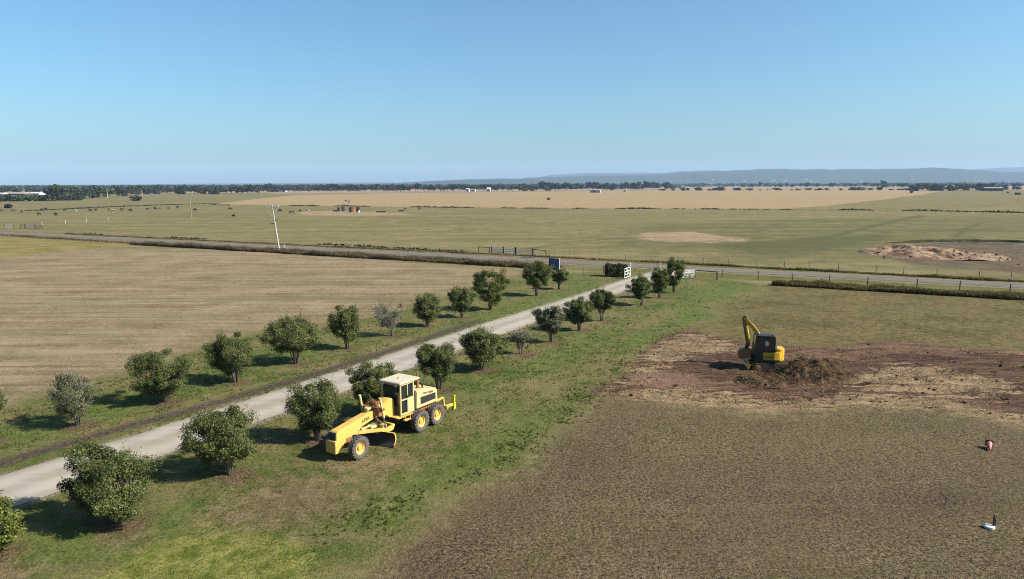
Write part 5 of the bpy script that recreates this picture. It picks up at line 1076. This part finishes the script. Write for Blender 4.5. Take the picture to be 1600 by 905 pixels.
M['olivegrass'] = leafmat("long_olive_grass", lin(116, 104, 58), lin(170, 152, 96), lin(204, 184, 130), 0.42, 0.8, 0.1)

def sticks(name, P, L, w, rng, m, parent=None, up=0.15, tone=None, origin=(0, 0, 0), droop=None):
    """thin bent strips lying or leaning at points P"""
    n = len(P); a = rng.uniform(0, 6.283, n); d = np.stack([np.cos(a), np.sin(a), rng.normal(0, up, n)], 1)
    if droop is not None: d += droop
    d /= np.linalg.norm(d, axis=1, keepdims=True); l = (L * rng.uniform(0.5, 1.5, n))[:, None]; s = np.stack([-np.sin(a), np.cos(a), rng.normal(0, .4, n)], 1) * (w * rng.uniform(.6, 1.4, n))[:, None]
    P = P - np.array(origin)
    V = np.stack([P - d * l / 2 - s, P - d * l / 2 + s, P + d * l / 2 + s * .6, P + d * l / 2 - s * .6], 1).reshape(-1, 3)
    F = np.arange(4 * n).reshape(n, 4)
    return link(name, npmesh(name, V, F, {'tone': ('FACE', np.clip(rng.normal(.45, .28, n) if tone is None else tone, 0, 1))}), m, parent)

# brush pile round the excavator
bx, by = at(1236, 592)
def brush_h(u, v, x, y):
    e = np.clip(1 - (np.abs(u) ** 2.2 + np.abs(v) ** 2.2), 0, 1) ** 0.6
    lump = 0.1 + 1.9 * fbm(x * 0.7, y * 0.8, 4, 61) ** 1.2; hh = e * (0.34 + 0.80 * sstep(-0.25, 0.35, u) - 0.45 * sstep(0.6, 1.0, u)) * lump * 1.15
    d = np.hypot(x - EXC[0], y - EXC[1]); return hh * (0.06 + 0.94 * sstep(1.0, 2.1, d)) + e * 0.0
bme, (wx_, wy_, wz_) = heap_mesh("brush_pile", bx, by, 5.1, 2.1, R(6), brush_h, (120, 60))
bp_ = link("brush_pile", bme, M['heapsoil']); bp_.location = (bx, by, 0); tag(bp_, "heaped pile of uprooted brush and dry stalks around the excavator's tracks", "brush pile")
rg = np.random.default_rng(17); k = rg.integers(0, wx_.size, 2600); ok = wz_.ravel()[k] > 0.12; k = k[ok]
P = np.stack([wx_.ravel()[k], wy_.ravel()[k], wz_.ravel()[k] + rg.uniform(0, 0.12, len(k))], 1) + rg.normal(0, .05, (len(k), 3))
tn_ = np.clip(-.1 + 1.1 * (fbm(P[:, 0] * 1.1, P[:, 1] * 1.1, 2, 5) - .3) * 2 + rg.normal(0, .2, len(P)), 0, 1)
st_ = sticks("loose_stalks", P, 0.85, 0.015, rg, M['brushstalk'], bp_, 0.35, tn_, (bx, by, 0)); st_["kind"] = "stuff"

# straw and stalks strewn over the torn-up ground
n = 30000; xx = rg.uniform(-2, 62, n); yy = rg.uniform(38, 68, n); dd = sdf_poly(xx, yy, DIRT)
strawmask = np.maximum.reduce([np.clip(0.5 + sdf_poly(xx, yy, gpoly(q)) / 3, 0, 1) for q in (
    [(915, 606), (980, 580), (1030, 540), (1080, 520), (1140, 532), (1160, 550), (1110, 560), (1050, 568), (1010, 585), (1000, 605)],
    [(930, 612), (1060, 605), (1200, 622), (1340, 618), (1480, 628), (1640, 650), (1640, 668), (1480, 645), (1340, 634), (1180, 636), (1020, 628)],
    [(1330, 588), (1400, 570), (1480, 575), (1570, 592), (1600, 612), (1500, 622), (1400, 615), (1320, 610)])])
pr = (0.10 + 0.75 * strawmask) * sstep(-0.8, 0.6, dd) * (0.25 + 1.5 * fbm(xx * .3 + 3, yy * .8, 3, 91) ** 1.5)
ok = rg.random(n) < pr; xx, yy = xx[ok], yy[ok]
P = np.stack([xx, yy, relief(xx, yy) + 0.04], 1)
tag(sticks("loose_straw", P, 0.50, 0.02, rg, M['straw'], None, 0.18), kind="stuff")
# clods and root lumps
n = 1500; xx = rg.uniform(-2, 62, n); yy = rg.uniform(40, 66, n); ok = (sdf_poly(xx, yy, DIRT) > 0.2) & (rg.random(n) < 0.2 + 0.8 * (fbm(xx * .4, yy * .9, 3, 23) > .52)); xx, yy = xx[ok], yy[ok]
def lumps(name, P, size, rng, m, parent=None, origin=(0, 0, 0), flat=0.6):
    ico = np.array([(0, 0, 1), (.894, 0, .447), (.276, .851, .447), (-.724, .526, .447), (-.724, -.526, .447), (.276, -.851, .447), (.724, .526, -.447), (-.276, .851, -.447), (-.894, 0, -.447), (-.276, -.851, -.447), (.724, -.526, -.447), (0, 0, -1)])
    f = np.array([(0, 1, 2), (0, 2, 3), (0, 3, 4), (0, 4, 5), (0, 5, 1), (1, 6, 2), (2, 7, 3), (3, 8, 4), (4, 9, 5), (5, 10, 1), (2, 6, 7), (3, 7, 8), (4, 8, 9), (5, 9, 10), (1, 10, 6), (6, 11, 7), (7, 11, 8), (8, 11, 9), (9, 11, 10), (10, 11, 6)])
    n = len(P); s = size * rng.uniform(0.4, 1.6, (n, 1, 1)) ** 1.3; V = ico[None] * s * rng.uniform(0.65, 1.35, (n, 12, 1)) * np.concatenate([rng.uniform(.7, 1.4, (n, 1, 2)), np.full((n, 1, 1), flat)], 2)
    V = (V + (P - np.array(origin))[:, None, :]).reshape(-1, 3); F = (f[None] + 12 * np.arange(n)[:, None, None]).reshape(-1, 3); return link(name, npmesh(name, V, F), m, parent)
tag(lumps("soil_clods", np.stack([xx, yy, relief(xx, yy) + 0.02], 1), 0.075, rg, M['heapsoil']), kind="stuff")

# spoil heap with rubble beside the dam
hx_, hy_ = at(1452, 398)
def spoil_h(u, v, x, y):
    e = np.clip(1 - (np.abs(u) ** 2.4 + np.abs(v + 0.25 * u) ** 2.2), 0, 1) ** 0.7; return e * np.clip(2.6 * fbm(x * 0.22, y * 0.15, 5, 14) - 0.55, 0, 2) * 1.25
sme, (sx_, sy_, sz_) = heap_mesh("spoil_heap", hx_, hy_, 12.5, 11.0, R(-14), spoil_h, (110, 80))
sp_ = link("spoil_heap", sme, M['spoil']); sp_.location = (hx_, hy_, 0); tag(sp_, "lumpy heap of pale dug earth and rubble in front of the small dam", "spoil heap")
k = rg.integers(0, sx_.size, 170); ok = (sz_.ravel()[k] > 0.05) & (rg.random(len(k)) < .75); k = k[ok]; P = np.stack([sx_.ravel()[k], sy_.ravel()[k], sz_.ravel()[k]], 1)
lumps("rubble", P, 0.17, rg, M['stone'], sp_, (hx_, hy_, 0))["kind"] = "stuff"
k2 = rg.integers(0, sx_.size, 60); P = np.stack([sx_.ravel()[k2], sy_.ravel()[k2], np.maximum(0, sz_.ravel()[k2])], 1); P[:, 1] -= rg.uniform(0, 6, len(P))
lumps("dark_clods", P, 0.17, rg, M['heapsoil'], sp_, (hx_, hy_, 0))["kind"] = "stuff"
# dam: strip of water under a low dark bank
wpts = [at(*q) for q in [(1450, 381.5), (1480, 379.6), (1520, 379.0), (1560, 380.2), (1620, 382.6), (1760, 388), (1760, 390), (1620, 384.2), (1560, 381.5), (1520, 380.7), (1480, 381.6)]]
wm_ = NT("still_water"); wm_.b.inputs["Base Color"].default_value = (0.05, 0.045, 0.035, 1); wm_.b.inputs["Roughness"].default_value = 0.12; wm_.b.inputs["IOR"].default_value = 1.33
wme = bpy.data.meshes.new("dam_water"); wme.from_pydata([(x, y, 0.06) for x, y in wpts], [], [tuple(range(len(wpts)))]); tag(link("dam_water", wme, wm_.m), kind="structure")
bank = [at(*q) for q in [(1380, 380.4), (1430, 378.9), (1450, 378.6), (1520, 377.4), (1580, 378.6), (1640, 381), (1780, 387)]]
B_ = reparam(bank, 90); V = []; rgb_ = np.random.default_rng(2)
for i, (x, y) in enumerate(B_):
    hgt = 0.6 * min(1, i / 14) * (0.85 + 0.3 * rgb_.random())
    for dy, z in ((-0.6, -0.05), (-0.35, hgt * .75), (0.0, hgt), (0.9, hgt * .6), (2.2, -0.05)): V.append((x, y + dy + 0.15 * rgb_.normal(), z))
F = [(i * 5 + j, (i + 1) * 5 + j, (i + 1) * 5 + j + 1, i * 5 + j + 1) for i in range(89) for j in range(4)]
M['bankgrass'] = earth("dam_bank_cover", lin(64, 62, 38), lin(92, 84, 56), lin(54, 46, 36), 0.6, 0.5)
tag(link("dam_bank", npmesh("dam_bank", V, F, smooth=True), M['bankgrass']), kind="structure")

# fallen cone and capped stake on the brown grass
x, y = at(1545.5, 702); cn = thing("traffic_cone", "faded red traffic cone lying on its side, tip towards the viewer", "cone", (x, y, rz1(x, y) + 0.02), R(-30))
TL = Matrix.Rotation(math.pi / 2 + R(13), 4, 'X'); TL.translation = (0, 0.30, 0.235)
V = MB().lathe([(0.165, 0.03), (0.15, 0.06), (0.09, 0.40), (0.045, 0.70), (0.03, 0.71), (0.001, 0.71)], 24, (0, 0, 0), 'z'); o_ = MB(); o_.add([TL @ Vector(v) for v in V.v], V.f); o_ = o_.build("cone_body", M['red'], cn, smooth=True)
V = MB().lathe([(0.139, 0.14), (0.083, 0.46)], 24, (0, 0, 0), 'z'); q = MB(); q.add([TL @ Vector((v[0] * 1.03, v[1] * 1.03, v[2])) for v in V.v], V.f); q.build("faded_band", M['plastic_pink'], o_, smooth=True)
V = MB().box((0, 0, 0.0), (0.38, 0.38, 0.05)); q = MB(); q.add([TL @ Vector(v) for v in V.v], V.f); q.build("cone_base", M['darkred'], cn, bevel=0.012)
x, y = at(1549.5, 825.5); sk = thing("marker_stake", "pair of dark stakes standing through a white round disc on the grass", "stake", (x, y, rz1(x, y) + 0.03))
MB().lathe([(0.001, 0.06), (0.18, 0.06), (0.20, 0.045), (0.20, -0.03), (0.001, -0.03)], 32, (-0.10, 0, 0.02), 'z').build("disc", M['white'], sk)
MB().tube([(0.05, 0, -0.1), (0.06, 0, 0.56)], [0.034, 0.03], 8).build("stake", M['dark'], sk); MB().tube([(0.13, 0.02, -0.1), (0.15, 0.03, 0.38)], [0.028, 0.026], 8).build("stake", M['darktimber'], sk)

# ------------------------------------------------------------------ GRASS
def tufts(name, X, Y_, h, w, rng, m, blades=4, lean=0.5, tone=None):
    n = len(X); Z = relief(X, Y_); a = rng.uniform(0, 6.283, (n, blades)); le = rng.uniform(0.1, 1.0, (n, blades)) * lean
    hh = (h if np.ndim(h) else np.full(n, h))[:, None] * rng.uniform(0.55, 1.25, (n, blades)); off = (w if np.ndim(w) else np.full(n, w))[:, None]
    bx_ = X[:, None] + np.cos(a + 1) * off * rng.uniform(0, 1.2, (n, blades)); by_ = Y_[:, None] + np.sin(a + 1) * off * rng.uniform(0, 1.2, (n, blades))
    sx_, sy2 = -np.sin(a) * off * .55, np.cos(a) * off * .55; z0 = np.repeat(Z[:, None], blades, 1) - 0.02
    V = np.stack([np.stack([bx_ - sx_, by_ - sy2, z0], -1), np.stack([bx_ + sx_, by_ + sy2, z0], -1), np.stack([bx_ + np.cos(a) * le * hh, by_ + np.sin(a) * le * hh, z0 + hh], -1)], 2).reshape(-1, 3)
    F = np.arange(3 * n * blades).reshape(-1, 3); tn = rng.normal(.42, .2, n) if tone is None else tone
    T = np.clip(np.repeat(tn, blades) + rng.normal(0, .12, n * blades), 0, 1)
    return tag(link(name, npmesh(name, V, F, {'tone': ('FACE', T)}), m), kind="stuff")
def scatter_view(n, ymin, ymax, rng):
    """positions over the ground in the wedge the photograph looks at (and a margin), denser near"""
    y = ymin * (ymax / ymin) ** rng.random(n); x = rng.uniform(-0.95, 0.95, n) * (y + 6); return x, y
rg = np.random.default_rng(77)
VERGE = gpoly([(890, 427), (960, 420), (1040, 424), (1100, 434), (1205, 443), (1180, 458), (1130, 482), (1085, 505), (1040, 528), (1005, 556), (950, 590), (905, 618), (890, 645), (840, 690), (780, 735), (700, 780), (640, 822), (590, 862), (540, 905), (400, 1100), (-600, 1300), (-900, 900), (-300, 720), (0, 640), (90, 612), (200, 585), (300, 552), (400, 524), (500, 505), (590, 492), (660, 474), (735, 453), (800, 430), (850, 424)])
X, Y_ = scatter_view(150000, 19, 120, rg); dv = sdf_poly(X, Y_, VERGE); ddrv = dist_line(X, Y_, drive_center()); ddirt = sdf_poly(X, Y_, DIRT)
tree_d = np.min(np.stack([np.hypot(X - a, Y_ - b) for a, b in TREE_BASES]), 0); dst = dist_line(X, Y_, STRIP)
clump = fbm(X * .8, Y_ * .8, 3, 7); roadd = (X - ROAD_A.x) * rn.x + (Y_ - ROAD_A.y) * rn.y
p_ = np.where(dv > 0, 0.95, 0.25) * sstep(0.32, 0.58, clump) * (ddrv > 1.75 + 0.8 * fbm(X * .7, Y_ * .7, 2, 44)) * (ddirt < -.3) * (tree_d > 0.8) * (dst > 0.6) * (roadd < -4)
stubf = sdf_poly(X, Y_, gpoly([(-900, 352), (0, 386), (330, 390), (640, 411), (815, 430), (660, 474), (400, 524), (200, 585), (0, 640), (-900, 800)])) > 0
p_ = p_ * np.where(stubf, 0.10, 1) * (0.15 + 0.85 * sstep(85, 42, Y_))
ok = rg.random(len(X)) < p_; X, Y_, dv, sf = X[ok], Y_[ok], dv[ok], stubf[ok]
tone = np.where(dv > 0, 0.30 + 0.28 * (fbm(X * .35, Y_ * .35, 3, 15) - .3) * 2, 0.72) + rg.normal(0, .12, len(X)); tone = np.where(sf, 0.9, tone)
sc_ = np.clip(Y_ / 30.0, 0.8, 2.6)
tufts("grass", X, Y_, 0.055 * sc_ * np.where(dv > 0, 1.15, .8), 0.032 * sc_, rg, M['grassleaf'], 4, 0.9, tone)
# rank grass tussocks along the bare field's edge
n = 1700; f = rg.random(n); edge = reparam([at(*q) for q in [(520, 838), (600, 800), (680, 768), (760, 725), (830, 690), (880, 655), (905, 625), (960, 590), (1010, 556), (1060, 518)]], 200)
ii = (f * 199).astype(int); X = edge[ii, 0] + rg.normal(0, 0.8, n); Y_ = edge[ii, 1] + rg.normal(0, .8, n); ok = (fbm(X * .6, Y_ * .6, 3, 19) > .48) & (sdf_poly(X, Y_, DIRT) < -.2); X, Y_ = X[ok], Y_[ok]
tufts("rank_grass", X, Y_, 0.12, 0.045, rg, M['grassleaf'], 6, 0.8, rg.normal(.3, .18, len(X)))
# low tussocks over the brown field and the paddock behind the excavator
X, Y_ = scatter_view(60000, 20, 95, rg); k = (sdf_poly(X, Y_, VERGE) < -1.5) & (sdf_poly(X, Y_, DIRT) < -.4) & (X > -12) & ((X - ROAD_A.x) * rn.x + (Y_ - ROAD_A.y) * rn.y < -6) & (rg.random(len(X)) < sstep(.40, .72, fbm(X * .45, Y_ * .45, 4, 37)))
X, Y_ = X[k], Y_[k]; tufts("dry_tussocks", X, Y_, 0.030 * np.clip(Y_ / 34, .9, 1.6), 0.06 * np.clip(Y_ / 34, .8, 1.5), rg, M['tussock'], 5, 2.4, rg.normal(.55, .3, len(X)))
# long dry grass along the near side of the road
def long_grass(name, p, q, width, n, h, m, seed, w=0.10, back=True):
    r_ = np.random.default_rng(seed); a, b = np.array(p), np.array(q); d = b - a; L = np.linalg.norm(d); d /= L; nn = np.array([-d[1], d[0]]); nn = nn if nn[1] > 0 else -nn
    f = r_.random(n); g = r_.random(n) ** 1.3 * width; wob = (fbm(f * L / 6, f * 0 + seed, 3, seed) - .5) * 0.8
    X = a[0] + d[0] * f * L + nn[0] * (g + wob); Y2 = a[1] + d[1] * f * L + nn[1] * (g + wob); hv = h * (0.15 + 1.5 * fbm(f * L / 3.5, g * .6, 4, seed + 4) ** 1.3) * sstep(width, width * .55, g).clip(.45, 1)
    o = tufts(name, X, Y2, hv, w, r_, m, 4, 0.75, r_.normal(.45, .2, n)); k_ = r_.random(n) < .8
    sh = np.stack([X[k_] + r_.normal(0, .15, k_.sum()), Y2[k_] + r_.normal(0, .15, k_.sum()), hv[k_] * r_.uniform(.8, 1.15, k_.sum())], 1)
    tag(link("sunlit_tips", leaves_mesh("sunlit_tips", sh, 0.09, r_, 0.9, None, r_.uniform(.55, 1, len(sh)), .7), m), kind="stuff")  # pale quads added at the blade tips so the strip's top looks sunlit
long_grass("long_dry_grass", at(204, 382.3), at(862, 421.5), 5.0, 19000, 0.8, M['drygrass'], 5, 0.11)
long_grass("long_olive_grass", at(1206, 446), at(1700, 476), 3.6, 12000, 0.6, M['olivegrass'], 6)
long_grass("long_dry_grass", at(-300, 350), at(210, 381.5), 2.6, 2600, 0.5, M['drygrass'], 8)
long_grass("roadside_grass", at(1040, 411.5), at(1700, 447), 1.6, 3500, 0.35, M['olivegrass'], 9)
long_grass("roadside_grass", at(100, 366), at(1040, 411.5), 1.6, 4200, 0.40, M['drygrass'], 10, 0.12)
# dark rank growth along the far fences
def far_growth(name, pts, n, h, seed, spread=1.2, gap=0.52):
    r_ = np.random.default_rng(seed); P = reparam([at(*q) for q in pts], 400); i = r_.random(n) * 398; k_ = i.astype(int); fr = (i - k_)[:, None]; Q = P[k_] * (1 - fr) + P[k_ + 1] * fr
    g = fbm(Q[:, 0] / 14, Q[:, 0] * 0 + seed, 3, seed); ok = g > gap; Q = Q[ok]; g = g[ok]; m_ = len(Q); hh = h * (0.35 + 1.6 * (g - gap) / (1 - gap)) * r_.uniform(.5, 1.2, m_)
    C = np.stack([Q[:, 0] + r_.normal(0, .5, m_), Q[:, 1] + r_.normal(0, spread, m_), hh * r_.uniform(.2, .9, m_)], 1)
    tag(link(name, leaves_mesh(name, C, 0.42, r_, .3, None, r_.uniform(0, .5, m_), .7), M['euc']), kind="stuff")
far_growth("fence_undergrowth", [(330, 320.5), (480, 322), (650, 324), (860, 326.2), (1140, 327.3)], 3800, 0.8, 3)
far_growth("fence_undergrowth", [(1140, 327.3), (1430, 329.5), (1640, 334)], 1500, 0.7, 6, .6, .5)
far_growth("fence_undergrowth", [(40, 330), (160, 324.5), (290, 319.5), (340, 318.5)], 1100, 0.7, 9, 2.0, .5)
far_growth("roadside_weeds", [(130, 366.5), (400, 377.5), (560, 385), (760, 396), (900, 404)], 800, 0.25, 12, .5, .55)

# ------------------------------------------------------------------ HAZE
HAZE_D = 5.5e-5
hz = MB().box((0, 7300, 199), (29600, 16200, 400)).build("haze", None); hz.display_type = 'WIRE'
hm = bpy.data.materials.new("haze_air"); hm.use_nodes = True; ht = hm.node_tree; ht.nodes.clear()
ho = ht.nodes.new("ShaderNodeOutputMaterial"); hv = ht.nodes.new("ShaderNodeVolumePrincipled")
hv.inputs["Color"].default_value = (0.49, 0.68, 0.97, 1); hv.inputs["Density"].default_value = HAZE_D; hv.inputs["Anisotropy"].default_value = 0.0
ht.links.new(hv.outputs[0], ho.inputs["Volume"]); hz.data.materials.append(hm)
tag(hz, kind="stuff")
